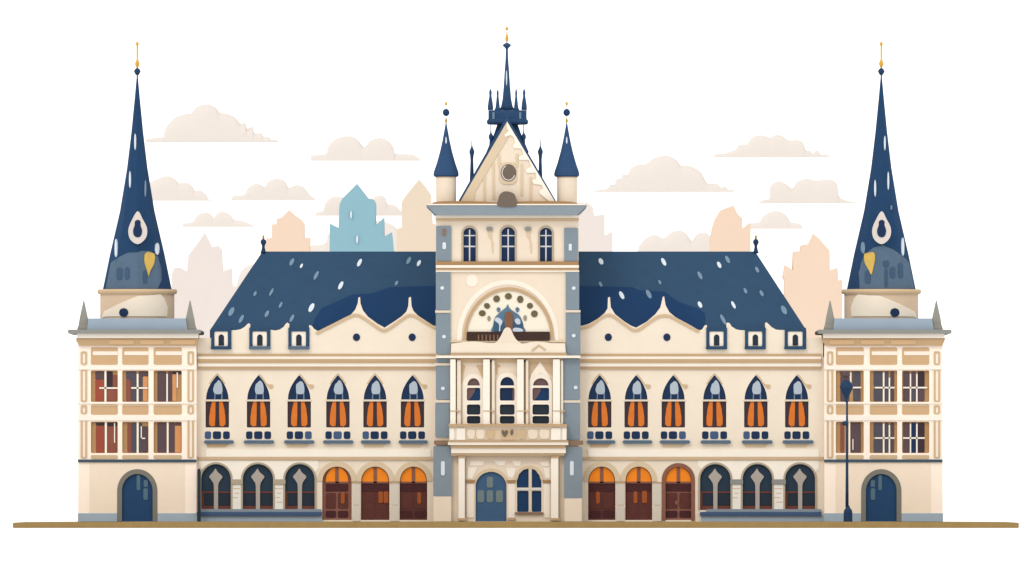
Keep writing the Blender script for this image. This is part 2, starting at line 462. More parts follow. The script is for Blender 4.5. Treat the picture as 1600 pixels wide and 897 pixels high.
corner_house(214.5, 122, 307, [(142, 184), (191, 232), (240, 284)], Lrows, dict(
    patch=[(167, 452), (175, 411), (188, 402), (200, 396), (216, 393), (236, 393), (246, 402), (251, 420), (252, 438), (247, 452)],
    slits=[(212, 222, 1.5, 13.5, 'highlight_slit_white'), (204, 281, 1.6, 14, 'highlight_slit_white'), (227, 295, 1.5, 14, 'highlight_slit_grey'), (183, 388, 1.8, 15, 'highlight_slit_white'), (245, 389.5, 3, 10, 'highlight_slit_white')],
    dark=[(184, 419, 193, 438), (197, 418, 204, 438), (224, 423, 230.5, 444)],
    gold=smooth([(226, 395), (233, 393.5), (240.5, 395), (242, 404), (240, 415), (234, 426), (232, 434), (229, 424), (225, 410)], 3)),
    'tall blue-spired corner house with red and orange panes beside the iron post', False)
S3, S4 = [(1365, 1379), (1382.3, 1388.3), (1391.2, 1397)], [(1411.5, 1421.3), (1424, 1431), (1434, 1444.5)]
Rrows = [[
    dict(p=[(1313, 580.5, 1327, 588, 'glass_mauve'), (1313, 588.3, 1327, 627, 'glass_mauve'), (1332, 580.5, 1344.5, 604, 'glass_slate'), (1333, 607, 1344.5, 627, 'glass_slate')], m=[(1328, 582, 1330.3, 606), (1330, 604.4, 1346, 606.8)]),
    dict(p=grid(S3, [(580.5, 604.2), (607.2, 627)], ['glass_slate', 'glass_slate', 'glass_mauve']), m=[(1379.4, 582, 1382, 628), (1388.6, 590, 1390.9, 628), (1367, 604.5, 1398, 606.9)]),
    dict(p=grid(S4, [(580.5, 604.2), (607.2, 627)], ['glass_mauve', 'glass_mauve', 'glass_brown', 'glass_mauve', 'glass_slate', 'glass_mauve']), m=[(1421.6, 584, 1423.7, 628), (1431.4, 584, 1433.7, 628), (1411, 604.5, 1449, 606.9)])],
   [dict(p=[(1313, 660.5, 1319, 707, 'glass_rust'), (1329, 660.5, 1345, 664, 'glass_mauve'), (1329, 664.3, 1345, 707, 'glass_mauve')], m=[(1326, 659, 1328.5, 708), (1332, 686, 1333.4, 703)]),
    dict(p=grid(S3, [(660.5, 683), (686, 707)], ['glass_slate', 'glass_slate', 'glass_mauve']), m=[(1379.4, 662, 1382, 708), (1388.6, 664, 1390.9, 708), (1367, 683.3, 1398, 685.7)]),
    dict(p=grid(S4, [(660.5, 683), (686, 707)], ['glass_mauve', 'glass_navy', 'glass_brown']), m=[(1421.6, 662, 1423.7, 708), (1431.4, 662, 1433.7, 708), (1411, 683.3, 1445, 685.7)])]]
corner_house(1377, 1288, 1473, [(1306, 1349.6), (1359, 1402), (1409.5, 1452)], Rrows, dict(
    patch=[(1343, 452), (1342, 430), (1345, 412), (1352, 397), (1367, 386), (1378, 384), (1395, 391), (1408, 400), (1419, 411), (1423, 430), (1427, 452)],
    slits=[(1381.8, 224, 1.4, 12, 'highlight_slit_white'), (1387, 283, 1.4, 15, 'highlight_slit_white'), (1367.6, 294.7, 1.6, 14, 'highlight_slit_white'), (1391.6, 325, 1.4, 4, 'highlight_slit_grey'), (1349, 388, 3, 10, 'highlight_slit_grey'), (1409, 386, 1.9, 15, 'highlight_slit_white')],
    dark=[(1351, 424, 1360, 444), (1378, 408, 1387, 418), (1380.5, 419, 1385, 450), (1389, 418, 1397, 436), (1402, 411, 1409, 436)],
    gold=smooth([(1351, 396), (1358, 394), (1367, 394.5), (1368, 405), (1366, 416), (1362, 432), (1358, 424), (1352, 414), (1350, 405)], 3)),
    'tall blue-spired corner house with greyish panes behind the street lamp', True)

# ------------------------------------------------------------------ wings
RY0, RY1 = .5, 5.8
def roof_surf(px, py):
    ze, zr = Z(516, RY0), Z(393, RY1)
    m = (zr - ze) / (RY1 - RY0)
    d = Vector((X(px), D, Z(py) - H))
    t = (ze - H + m * (-D - RY0)) / (d.z - m * d.y)
    return Vector((d.x * t, -D + d.y * t, H + d.z * t)), Vector((0, -m, 1)).normalized()

def wing(side, label):
    L = side == 'left'
    x0, x1 = (307, 681) if L else (904, 1288)
    Y = 0.0
    t = thing('town_hall_wing', label, 'building', (x0 + x1) / 2, Y, 'blue-roofed wings of the town hall')
    if L:
        lan = [339.5, 404, 467.5, 528, 586, 644.5]
        sills = [(319, 365), (381, 428), (444, 491), (505, 552), (564, 610), (623, 668)]
        arches = [(314, 361), (379, 427), (445, 492)]
        doors = [(503.5, 549.5), (564, 608.5), (624.5, 667.5)]
        dorm = [(330, 361.5), (389.5, 422.5), (450.5, 483.5)]
        gap = [[(361, 516), (368, 516), (376, 514.5), (382, 511), (386, 507), (388.5, 505), (391, 506.5)], [(422, 515), (430, 516.5), (437, 515), (443, 511), (446.5, 506), (449, 504), (452, 506)]]
        gab = [(483, 508), (487, 509), (491, 514), (496, 517), (504, 515), (540, 496), (549, 491), (555, 484), (559, 474), (560, 465), (562.5, 464), (563.2, 474), (567, 485), (575, 495), (590, 506), (601, 512),
               (615, 503), (628, 494), (635, 487), (638, 478), (638.7, 465), (642, 464), (643, 478), (646, 486), (653, 493), (665, 501), (676, 508), (683, 510)]
        outline = [(308, 560), (308, 528), (331, 528), (331, 540), (360.5, 540)] + gap[0] + [(390.5, 540), (421.5, 540)] + gap[1] + [(451.5, 540), (482.5, 540)] + gab + [(683, 560)]
        mould = [[(494, 521), (520, 508), (546, 495), (556, 492.5), (564, 494.5), (580, 505), (595, 515), (601, 516.5), (610, 512), (634, 495), (642, 493), (650, 495), (666, 505), (681, 513)]]
        oc = [(557, 527), (644, 527)]
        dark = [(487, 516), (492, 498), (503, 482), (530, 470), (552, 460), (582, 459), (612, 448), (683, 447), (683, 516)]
        lights = [(456, 410, 3.2, 6.5, 0), (471, 416, 2, 4, 1), (494, 431, 2.8, 8, 0), (398.5, 459.5, 2.4, 4.2, 0), (424, 457, 2.2, 7, 0), (438.5, 477, 2.2, 5.5, 0), (361.5, 487.5, 4, 8, 0), (377, 499, 3, 7.5, 0), (417, 491, 3, 6, 0), (486.6, 481.3, 3.8, 8, 1), (456, 498, 2.7, 7, 0),
                  (561.7, 411, 3, 7, 1), (532.4, 446.6, 3.2, 7.4, 1), (638.6, 407.7, 3, 6.7, 0), (654.5, 411.7, 2.8, 5.3, 1), (619.5, 443, 2.4, 4.2, 0)]
        tl = 28
        ridge, eave = (410, 684), (328, 684)
        fin = 411.5
    else:
        lan = [937, 994, 1052, 1116.5, 1181, 1245]
        sills = [(917.5, 961.5), (973, 1019), (1031, 1078), (1095, 1142), (1159.5, 1207), (1223, 1271)]
        arches = [(1093.5, 1142), (1160, 1207), (1226.5, 1274)]
        doors = [(919, 961.5), (977, 1019), (1035, 1085)]
        dorm = [(1103.5, 1136), (1164, 1196.5), (1226, 1259.5)]
        gap = [[(1135, 505), (1137, 504), (1140, 505), (1143, 510), (1150, 514.5), (1157, 516), (1164.5, 516)], [(1195.5, 505), (1197.5, 503.5), (1201, 506.5), (1206, 511.5), (1212.5, 515), (1219, 515.7), (1227, 515.5)]]
        gab = [(902, 509.5), (910, 509), (920, 506), (934, 498), (945, 489), (949.3, 482), (950, 465), (953, 464), (954.3, 480), (961, 491), (975, 502), (986, 509), (994, 512), (1010, 503), (1024, 491), (1032, 480), (1035.6, 464), (1037.7, 463), (1040, 477), (1046, 488), (1056, 496), (1080, 509), (1092, 516), (1097, 515), (1101, 508.5), (1104.5, 508)]
        outline = [(902, 560)] + gab + [(1104.5, 540), (1135, 540)] + gap[0] + [(1165, 540), (1195.5, 540)] + gap[1] + [(1227, 540), (1258.5, 540), (1258.5, 528), (1286, 528), (1286, 560)]
        mould = [[(906, 514), (922, 509), (940, 496), (950, 492.5), (958, 494), (975, 506), (988, 515), (995, 516), (1003, 512), (1024, 497), (1035, 493.5), (1046, 494), (1058, 500), (1080, 512), (1092, 518)]]
        oc = [(950.5, 527), (1042, 527)]
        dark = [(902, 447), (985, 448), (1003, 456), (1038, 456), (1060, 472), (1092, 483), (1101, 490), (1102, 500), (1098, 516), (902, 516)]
        lights = [(939, 409, 3.8, 5.4, 1), (1037, 409.7, 3.2, 7, 1), (1093.7, 431, 3, 7.2, 0), (938.4, 444.7, 2.6, 4.6, 0), (1031, 441.6, 2.1, 4, 0), (971.4, 462, 3.4, 7.2, 1), (1013.7, 460.3, 3.6, 8, 0), (1093.7, 476.6, 3.2, 5.6, 1), (1136.8, 406, 3, 7, 0), (1123.7, 414.4, 3, 5.6, 1),
                  (1183, 422, 2.8, 5.4, 0), (1164.7, 455, 2.6, 4.8, 0), (1190, 458.8, 2.8, 5.4, 0), (1146, 477, 2.5, 6.8, 1), (1225, 485, 4.2, 8, 0), (1130, 500, 3, 9.5, 0)]
        tl = -28
        ridge, eave = (901, 1180), (901, 1260)
        fin = 1181
    # wall with every opening cut through
    holes = []
    for c in lan:
        holes += [lancet(c, 17.6, 586, 624.5), rr(c - 18.3, 627, c + 18.3, 668, 1.5)]
    for a, b in arches: holes.append(arch(a, b, 725, 797, rise=24))
    for a, b in doors: holes.append(arch(a, b, 728, 812.5, rise=24))
    w = MB().prism([(x0, 558), (x1, 558), (x1, 815), (x0, 815)], Y, Y + .4, holes)
    w.box(x0, 530, x1, 815, Y + .43, 11.0)
    w.build('wall', 'cream', t)
    # parapet with scallops and two ogee gables
    pm = MB().prism(outline, Y - .02, Y + .4)
    pm.build('gable_parapet', 'cream', t)
    for ml in mould: part('gable_moulding', 'tan_soft', t, band(smooth(ml, 3, False), 4.2), Y - .1, Y + .1)
    for a, b in oc: part('oculus', 'glass_navy', t, oval(a, b, 5.6, 6), Y - .06, Y + .1)
    # cornice lines
    xe0, xe1 = (309, 681) if L else (904, 1283)
    for y0, y1, m, pr in ((553, 556.8, 'tan', .12), (557, 561.2, 'cream_pale', .16), (561.3, 566.8, 'tan', .22), (566.9, 572.8, 'cream_pale', .15), (573, 577, 'tan', .12)):
        part('cornice', m, t, rect(xe0, y0, xe1, y1), Y - pr, Y + .2)
    part('string_course', 'cream_white', t, rect(x0 + 15, 702, x1 - 8, 713.8), Y - .05, Y + .1)
    part('string_course', 'tan_soft', t, rect(x0 + 2, 714, x1 - 2, 718.5), Y - .12, Y + .1)
    # roof
    rx0, rx1 = ridge; ex0, ex1 = eave
    def E(px, y): return Vector((X(px, RY0), y, Z(516, RY0)))
    yb = 2 * RY1 - RY0
    r = MB()
    A, B = E(ex0, RY0), E(ex1, RY0)
    A2, B2 = Vector((A.x, yb, A.z)), Vector((B.x, yb, B.z))
    R1, R2 = P(rx0, 393, RY1), P(rx1, 393, RY1)
    A0, B0 = Vector((A.x, RY0, A.z - .5)), Vector((B.x, RY0, B.z - .5))
    A3, B3 = Vector((A.x, yb, A.z - .5)), Vector((B.x, yb, B.z - .5))
    r.raw([A, B, A2, B2, R1, R2, A0, B0, A3, B3], [(0, 1, 5, 4), (2, 3, 5, 4), (0, 2, 4), (1, 3, 5), (0, 1, 7, 6), (2, 3, 9, 8), (0, 2, 8, 6), (1, 3, 9, 7), (6, 7, 9, 8)])
    roof = r.build('roof', 'roof', t)
    MB().sheet(dark, roof_surf, .03, 30, 16).build('painted_roof_shade', 'roof_shade', roof)  # dark sheet paints the shaded part of the roof
    for a, b, rx, ry, wh in lights:
        MB().sheet(oval(a, b, rx * .9, ry * .95, tl), roof_surf, .04, 12, 6).build('painted_highlight', 'highlight_slit_white' if wh else 'highlight_slit_grey', roof)  # pale ovals painted as highlights on the slates
    MB().lathe(fin, RY1, [(5, 396), (3.2, 391), (2.2, 386), (2.6, 383), (4.4, 380), (4.6, 377), (3.2, 374.5), (1.2, 373.5)], 14).build('ridge_finial', 'iron', roof, soft=True)
    MB().lathe(fin, RY1, [(1.2, 374), (2, 372.5), (1.5, 370.5), (2, 369), (.5, 367.5)], 10).build('gilded_knob', 'gold_old', roof, soft=True)
    # dormers
    for a, b in dorm:
        dm = MB().prism([(a, 512), (b, 512), (b, 541), (a, 541)], Y - .12, Y + 2.0, [rr(a + 5, 518, b - 5.5, 541 - .1, 1.5)]).build('dormer', 'roof', t)
        part('dormer_wall', 'cream_pale', dm, rect(a + 4, 517, b - 4.5, 541), Y - .06, Y + 1.0)
        part('dormer_window', 'glass_night', dm, arch((a + b) / 2 - 4.3, (a + b) / 2 + 4.3, 522.5, 540, rise=5), Y - .09, Y + .2)
        part('dormer_sill', 'roof' if (a + b) / 2 not in (406, 467) else 'sill_slate', dm, rr(a - .7, 541, b + .3, 546, 2), Y - .25, Y + .2)
    # lancet windows
    for i, (c, (s0, s1)) in enumerate(zip(lan, sills)):
        wn = part('lancet_window', 'glass_navy', t, grow(lancet(c, 17.6, 586, 624.5)), Y + .07, Y + .4)
        v = (i % 3) * .8
        fig = smooth([(c - 1.5, 598), (c + 2, 594 + v), (c + 6, 598), (c + 8, 606), (c + 7.5, 614), (c + 3, 616), (c - 4, 615), (c - 6.5 + v, 609), (c - 5, 603), (c - 4, 600)], 3)
        part('tracery', 'tracery', wn, fig, Y + .04, Y + .2)
        part('tracery_bar', 'highlight_slit_grey', wn, band([(c + 7, 614), (c + 7.3, 624)], 1.8), Y + .045, Y + .2)
        part('tracery_bar', 'highlight_slit_grey', wn, band([(c - 3.5, 615), (c - 4, 624)], 1.6), Y + .045, Y + .2)
        part('casement', 'glass_brown', wn, grow(rr(c - 18.3, 627, c + 18.3, 668, 1.5)), Y + .07, Y + .4)
        for sgn in (-1, 1):
            cu = [(c + sgn * 2.9, 627.3), (c + sgn * 8, 627.3), (c + sgn * 10.8, 638), (c + sgn * 12.6, 652), (c + sgn * 12.7, 663), (c + sgn * 9, 666.5), (c + sgn * 3.7, 665.5), (c + sgn * 3.0, 650)]
            part('curtain', 'curtain', wn, cu, Y + .05, Y + .2)
        part('transom', 'sand_pale', wn, rr(c - 19.5, 624.3, c + 19.5, 627.2, 1), Y - .04, Y + .3)
        for k, (a, b) in enumerate(((-19.5, -9.5), (-7, 6), (9, 19.5))):
            part('balustrade_panel', 'glass_navy' if (k + i) % 4 else 'bar_blue', wn, rr(c + a, 674, c + b, 686, 3), Y - .02, Y + .1)
        part('sill', 'sill_slate', wn, rr(s0, 688, s1, 693.2, 2.2), Y - .22, Y + .1)
        if i in (1, 2, 5) or (not L and i == 4):
            part('hood_mould', 'tan_soft', wn, smooth([(c + 1, 583.5), (c + 7, 590), (c + 14, 600), (c + 22, 601), (c + 22.5, 606), (c + 18, 608), (c + 14, 603), (c + 9, 597), (c + 3, 588)], 3), Y - .03, Y + .1)
        else:
            part('hood_mould', 'tan_soft', wn, band([(c - 12, 600), (c - 6, 590), (c, 583.8), (c + 6, 590), (c + 12, 600)], 1.6), Y - .03, Y + .1)
        if i % 2 == 0 or i == 5:
            part('sill_patch', 'tan_soft' if i == 0 else 'sand', wn, [(s0 + 4, 693), (s1 - 6, 693), (s1 - 12, 699), (s0 + 5, 699)], Y - .03, Y + .1)  # flat tan patch on the wall below the sill
    # arcade windows
    for i, (a, b) in enumerate(arches):
        c = (a + b) / 2
        aw = part('arcade_window', 'glass_arcade', t, grow(arch(a, b, 725, 797, rise=24)), Y + .15, Y + .4)
        MB().prism(ring(a - 2.6, b + 2.6, 722.2, 797, 3.0, 26.6), Y - .06, Y + .1).build('archivolt', 'arch_tan', aw)
        part('bottom_rail', 'red_frame', aw, rect(a + .3, 790.5, b - .3, 797), Y + .1, Y + .3)
        part('glazing_bar', 'red_frame', aw, rect(a + .3, 768, b - .3, 770.5), Y + .1, Y + .3)
        if (i != 1): part('lower_pane', 'red_frame', aw, rect(a + .3, 770.4, a + 4, 790.6), Y + .1, Y + .3)
        part('lower_pane', 'glass_night', aw, rr(a + 4, 772, c - 4, 789.5, 2), Y + .12, Y + .3)
        part('lower_pane', 'glass_night', aw, rr(c + 4.5, 772, b - 1.5, 789.5, 2), Y + .12, Y + .3)
        fn = smooth([(c - .5, 732), (c + 3, 738), (c + 10, 744.5), (c + 7, 750), (c + 4, 755)], 3, False) + [(c + 3.3, 760), (c + 3.2, 796.8), (c - 3.2, 796.8), (c - 3.3, 760)] + smooth([(c - 4, 755), (c - 8, 749), (c - 10.5, 744.5), (c - 5, 738), (c - .7, 732)], 3, False)
        part('leaf_mullion', 'finial_stone', aw, fn, Y + .03, Y + .3)
    # piers and spandrels of the arcade; white spandrels paint a highlight above the arches
    if L:
        piers = [(362.5, 377.5), (428.5, 443.5)]; capx = [(361, 379), (427, 446)]; px0, px1 = 304, 503
    else:
        piers = [(1143.5, 1158.5), (1208.5, 1225)]; capx = [(1141, 1161), (1206, 1228)]; px0, px1 = 1093.5, 1283.5
    def quarter(a, b, right):
        c, rx = (a + b) / 2, (b - a) / 2 + 1
        ts = [math.radians(90 - 90 * k / 8) for k in range(9)]
        return [(c + (rx if right else -rx) * math.cos(u), 749 - 25.5 * math.sin(u)) for u in ts]
    for (a0, b0), (a1, b1) in zip(arches, arches[1:]):
        sp = [((a0 + b0) / 2, 719.2), ((a1 + b1) / 2, 719.2)] + quarter(a1, b1, False) + quarter(a0, b0, True)[::-1]
        part('spandrel', 'cream_white', t, sp, Y - .035, Y + .1)
    a, b = arches[0]
    part('spandrel', 'cream_white', t, [(a - 3, 719.2), ((a + b) / 2, 719.2)] + quarter(a, b, False)[:6] + [(a - 3, 728)], Y - .035, Y + .1)
    a, b = arches[-1]
    part('spandrel', 'cream_white', t, [(b + 5, 719.2), (b + 6, 732)] + quarter(a, b, True)[:7][::-1] + [((a + b) / 2, 719.2)], Y - .035, Y + .1)
    for i, (a, b) in enumerate(piers):
        pr = part('pier', 'pier_white', t, rect(a, 757, b, 796), Y - .05, Y + .1)
        for k in range(3 + i):
            yy = 763 + k * 7
            part('course_joint', 'tan_soft', pr, rr(a + 1 + (k % 2) * 3, yy, b - 2 - (k % 3) * 2, yy + 1.2, .5), Y - .057, Y)
    for a, b in capx: part('pier_capital', 'arch_tan' if L else 'lead', t, rr(a, 749, b, 756.8, 1.5), Y - .12, Y + .1)
    part('arcade_sill', 'lead_blue', t, rr(px0 + 10, 795.5, px1 - 1, 800, 1), Y - .18, Y + .1)
    part('plinth_moulding', 'bar_blue', t, rr(px0, 800, px1, 806, 1.5), Y - .3, Y + .1)
    part('plinth', 'plinth', t, rect(px0 + 2, 806.1, (1288 if not L else px1), 815), Y - .14, Y + .1)
    if L: part('quoin_painted_shade', 'buttress', t, rr(309, 760, 314, 800, 1), Y - .03, Y + .1)  # grey strip paints the shade next to the corner house
    # doors
    for i, (a, b) in enumerate(doors):
        c = (a + b) / 2
        br = (L and i == 0) or (not L and i == 2)
        dr = part('door', 'wood_frame' if br else 'wood', t, grow(arch(a, b, 728, 812.5, rise=24)), Y + .18, Y + .4)
        la, lb = (a + 5.5, b - 5.5) if br else (a + 1.5, b - 1.5)
        MB().prism(ring(a - 7.5, b + 7.5, 721, 752, 8, 30), Y - .06, Y + .1).build('archivolt', 'wood_frame' if (br and not L) else 'sand', dr) if not (br and not L) else MB().prism(ring(a - 1, b + 1, 723.5, 814, 6, 26), Y - .03, Y + .1).build('archivolt', 'wood_frame', dr)
        part('lunette', 'lunette', dr, arch(la, lb, 730, 752.5, rise=22), Y + .14, Y + .3)
        part('lunette_mullion', 'wood_frame', dr, rect(c - 2.7, 729.5, c + 2.7, 756), Y + .1, Y + .3)
        part('lock_rail', 'wood_frame', dr, rect(la - 1, 752.6, lb + 1, 755.3), Y + .1, Y + .3)
        part('top_panel', 'wood_dark', dr, rr(la, 756.5, lb, 768, 1), Y + .15, Y + .3)
        if i == 1:
            part('leaf_panel', 'wood', dr, rr(la, 769, c - 1, 811, 2), Y + .15, Y + .3)
            part('leaf_panel', 'wood_panel', dr, rr(c + 5, 768, c + 12, 786, 2) if L else rr(c - 8, 768, c - 2, 786, 2), Y + .12, Y + .3)
            part('leaf_panel', 'wood_panel', dr, rr(c + 13, 768, lb, 786, 2) if L else rr(c + 5, 767, c + 13, 786, 2), Y + .13, Y + .3)
        else:
            for k, (pa, pb) in enumerate(((la, c - 1.5), (c + 1.5, lb))):
                part('leaf_panel', 'wood', dr, rr(pa, 770, pb, 795, 2.5), Y + .15, Y + .3)
                part('leaf_panel', 'wood_dark', dr, rr(pa, 798, pb, 809, 2.5), Y + .15, Y + .3)
            if not (br and not L):
                part('leaf_panel', 'wood_panel', dr, rr(c + 6, 769, c + 12, 787, 2.5) if L else rr(c - 9, 768, c - 3, 787, 2.5), Y + .12, Y + .3)
            else:
                part('handle', 'wood_frame', dr, rr(c - 5, 782, c - 1, 789, 2), Y + .08, Y + .3)
    pd = [(551, 562.5), (610, 623)] if L else [(963, 975.5), (1020.5, 1033)]
    for a, b in pd:
        part('door_pier', 'pier_grey', t, rr(a, 755, b, 789, 2), Y - .05, Y + .1)
        part('door_pier', 'pier_grey', t, rr(a, 790.5, b, 814.5, 2), Y - .07, Y + .1)
        part('pier_capital', 'tan', t, rect(a - 1, 753, b + 1, 754.9), Y - .08, Y + .1)
    return t
wing('left', 'blue-roofed arcaded wing between the central tower and the house with red panes')
wing('right', 'blue-roofed arcaded wing between the central tower and the street lamp')

# ------------------------------------------------------------------ central tower
TY = -0.9
t = thing('central_tower', 'tall central gabled tower with a half-round dial and a balcony', 'tower', 793, TY)
holes = [arch(724, 743.5, 356, 409, rise=9), arch(783.5, 804.5, 355, 409, rise=10), arch(843.5, 862.5, 356, 409, rise=9)]
lw = [(729.5, 750.5), (781, 804), (832, 858)]
for a, b in lw:
    top = 589 if a == 781 else 591
    holes += [arch(a + .7, b - .7, top, 602.5, rise=12), rr(a, 606, b, 626, 2.5), rr(a, 632, b, 648, 3), rr(a, 650, b, 662, 3)]
holes += [arch(743, 791.5, 737, 814.7, rise=24), [(807.5, 762), (807.5, 752), (811, 741), (818, 734), (826, 732.3), (826, 762)], [(831, 762), (831, 732.5), (837, 735), (843, 743), (846, 753), (846, 762)], rr(808, 767, 826, 800, 2), rr(831, 767, 846, 800, 2)]
wl = MB().prism([(681, 330), (904, 330), (904, 815), (681, 815)], TY, TY + .4, holes).box(681, 320, 904, 815, TY + .43, 9.5)
wl.build('wall', 'cream_warm', t)
# upper storey
for a, b, m, y0, y1 in ((666, 917, 0, 320, 336),):
    part('cornice', 'lead_blue', t, [(666, 320.5), (917, 320.5), (911, 327), (903, 334), (900, 336.3), (684, 336.3), (678, 333), (671, 325)], TY - .7, 10.0)
part('cornice_cap', 'cream_pale', t, rect(669, 318.6, 914, 320.6), TY - .75, 10.0)
part('cornice_flashing', 'tan_brown', t, smooth([(682, 318.8), (684, 315), (720, 314), (765, 315.5), (776, 318.8)], 3), TY - .5, TY + .5)
part('cornice_flashing', 'tan_brown', t, smooth([(810, 318.8), (812, 315), (850, 314), (890, 315), (897, 318.8)], 3), TY - .5, TY + .5)
part('moulding', 'cream_pale', t, rect(680, 336.4, 905, 340.8), TY - .25, TY + .2)
part('moulding', 'tan_soft', t, rect(680.3, 341, 904.5, 344.8), TY - .18, TY + .2)
for i, (a, b, c) in enumerate(((724, 743.5, 356), (783.5, 804.5, 355), (843.5, 862.5, 356))):
    w = part('arched_window', 'glass_navy', t, grow(arch(a, b, c, 409, rise=9)), TY + .1, TY + .4)
    MB().prism(ring(a - 2.8, b + 2.8, c - 3.5, 409, 3, 12), TY - .05, TY + .1).build('window_surround', 'arch_tan', w)
    m = MB(); mx = (a + b) / 2
    m.prism(rect(mx - 1, c + 3, mx + 1, 408), TY + .08, TY + .3).prism(rect(a + .5, 367.3, b - .5, 369), TY + .085, TY + .3).prism(rect(a + .5, 384, b - .5, 386.2), TY + .085, TY + .3)
    m.build('mullion', 'mullion', w)
for a in (765, 825):
    br = part('bracket', 'lead', t, rr(a - 5, 354.5, a + 5, 360.5, 2.5), TY - .15, TY + .1)
    part('bracket_scroll', 'sand', br, [(a - 3.5, 360.4), (a + 4, 360.4), (a + 4, 375), (a + 6, 380), (a + 6, 396), (a + 4, 396), (a + 2.5, 376), (a - 2.5, 370)], TY - .03, TY + .1)
# corner buttresses
def butt(x0, y0, x1, y1, pr=.12): return part('buttress', 'buttress', t, rr(x0, y0, x1, y1, 2), TY - pr, TY + .2)
bl = [butt(681.5, 353, 705, 408), butt(881.5, 356, 903, 408)]
part('slit_window', 'brown_cap', bl[0], rr(691, 357, 697, 369, 2.5), TY - .16, TY)
part('slit_window', 'highlight_slit_white', bl[0], rr(691.3, 378.5, 697, 389.5, 2.5), TY - .16, TY)
part('slit_window', 'highlight_slit_white', bl[1], rr(888.6, 381, 893.5, 391.5, 1), TY - .16, TY)
dots = {0: (691, 450), 1: (693.7, 526), 2: (692, 607), 4: (896.5, 450.3), 5: (896.5, 524.5), 6: (899.5, 605.5)}
for i, (x0, y0, x1, y1) in enumerate(((681, 425, 704, 484.3), (681, 489.5, 704, 553.5), (681, 572, 703, 624), (680, 630, 702, 683.3),
                                      (884, 425, 905, 484), (884, 489, 907, 555.5), (880.5, 560, 906.5, 625), (880.5, 629, 906.5, 688))):
    b = butt(x0, y0, x1, y1)
    if i in dots: part('roundel', 'highlight_slit_white', b, oval(*dots[i], 3, 2.8), TY - .16, TY)
    if i == 3 or i == 7: part('buttress_cap', 'brown_cap', b, rr(678, 688.2, 702, 695, 1.5) if i == 3 else rr(888, 688.3, 911.5, 695, 1.5), TY - .4, TY + .2)
for x0, x1, y in ((680, 704, 485), (883, 907, 484.5), (680, 703, 625.3), (880, 907, 625.5), (680, 703, 567.5)):
    part('buttress_band', 'sand_pale', t, rect(x0, y, x1, y + 3.8), TY - .16, TY + .1)
part('buttress', 'buttress', t, rr(681, 560, 702, 566.5, 1.5), TY - .12, TY + .1)
for x0, y0, x1, y1, sx in ((677, 697, 706, 775.5, 692), (881.5, 698.5, 910, 778.5, 893.5)):
    b = butt(x0, y0, x1, y1, .3)
    part('slit_window', 'highlight_slit_white', b, rr(sx - 3, 720.5, sx + 3, 743, 2.5), TY - .34, TY - .1)
    part('buttress_foot', 'cream_warm', t, rr(x0 + .5, y1 + .3, x1 - 1, 814.8, 1), TY - .33, TY + .2)
# belt below the upper windows
part('belt_course', 'tan_brown', t, rect(681.5, 408.5, 904, 414.2), TY - .2, TY + .1)
part('belt_course', 'cream_pale', t, rect(681.3, 414.3, 904.5, 418.6), TY - .26, TY + .1)
part('belt_course', 'tan', t, rect(681.5, 418.8, 904, 422.2), TY - .18, TY + .1)
part('belt_course', 'cream_pale', t, rect(681.3, 422.3, 905, 424.8), TY - .15, TY + .1)
part('roundel', 'cream_pale', t, oval(737.5, 438.5, 9, 9.5), TY - .03, TY + .1)
# half round dial
MB().prism(ring(714, 873, 437, 532, 7.5, 92), TY - .03, TY + .1).build('hood_mould', 'cream_pale', t)
dial = part('dial', 'cream_dial', t, arch(727, 863, 452, 532, rise=76), TY - .05, TY + .1)
MB().prism(ring(723.5, 866, 449, 532, 5, 83), TY - .14, TY + .1).build('dial_rim', 'tan', dial)
for k, (a, b, rx, ry, tl) in enumerate(((753.6, 489.5, 5.4, 4.8, 0), (761, 478, 4.9, 4.4, 35), (776, 467, 5.2, 5.4, 10), (794.3, 463, 5.4, 5, 0), (812.8, 467.8, 5, 5.7, -8), (828, 477.8, 4.7, 4.6, 0), (835, 490.4, 5.3, 5.4, 20), (764, 497.7, 2.6, 4.2, 0), (820.5, 497, 2.7, 4.6, 0))):
    part('dial_stud', 'dial_stone' if k < 7 else 'dial_small', dial, oval(a, b, rx, ry, tl), TY - .1, TY + .05)
sh = smooth([(793.5, 475.5), (796, 481), (803, 487), (811, 492), (816, 502), (818, 511), (818, 518.5), (770.5, 518.5), (770.5, 509), (773, 497), (779, 490), (786, 484), (791, 480)], 3)
orn = part('dial_canopy', 'dial_blue', dial, sh, TY - .1, TY + .05)
for a, b in ((779, 483.5), (808.5, 483.5)):
    part('leaf', 'dial_blue', orn, smooth([(a - 2.5, b - 2), (a, b - 3.6), (a + 3, b - 1), (a + 2.5, b + 2), (a + .8, b + 4.5), (a - 1, b + 4), (a - 3, b + 1)], 2), TY - .1, TY + .05)
part('side_niche', 'dial_deep', orn, smooth([(772, 503), (779, 500), (787, 504), (787.5, 518), (772, 518)], 2), TY - .13, TY)
part('side_niche', 'dial_deep', orn, smooth([(803, 501), (811, 499), (816.5, 506), (817, 518), (803, 518)], 2), TY - .13, TY)
part('scroll', 'dial_white', orn, smooth([(773, 498), (778, 496), (784, 500), (785, 504), (782, 510), (781.5, 517), (779.5, 517), (780, 508), (777, 504), (774, 502)], 2), TY - .16, TY)
part('scroll', 'dial_white', orn, smooth([(804, 500), (809, 497), (813, 501), (813, 506), (809, 507), (806, 505)], 2), TY - .16, TY)
part('scroll', 'dial_white', orn, smooth([(802, 513), (808, 512), (816, 514), (816.5, 518.2), (802, 518.2)], 2), TY - .16, TY)
part('niche_door', 'dial_door', orn, arch(789, 801, 487, 518, rise=4), TY - .18, TY)
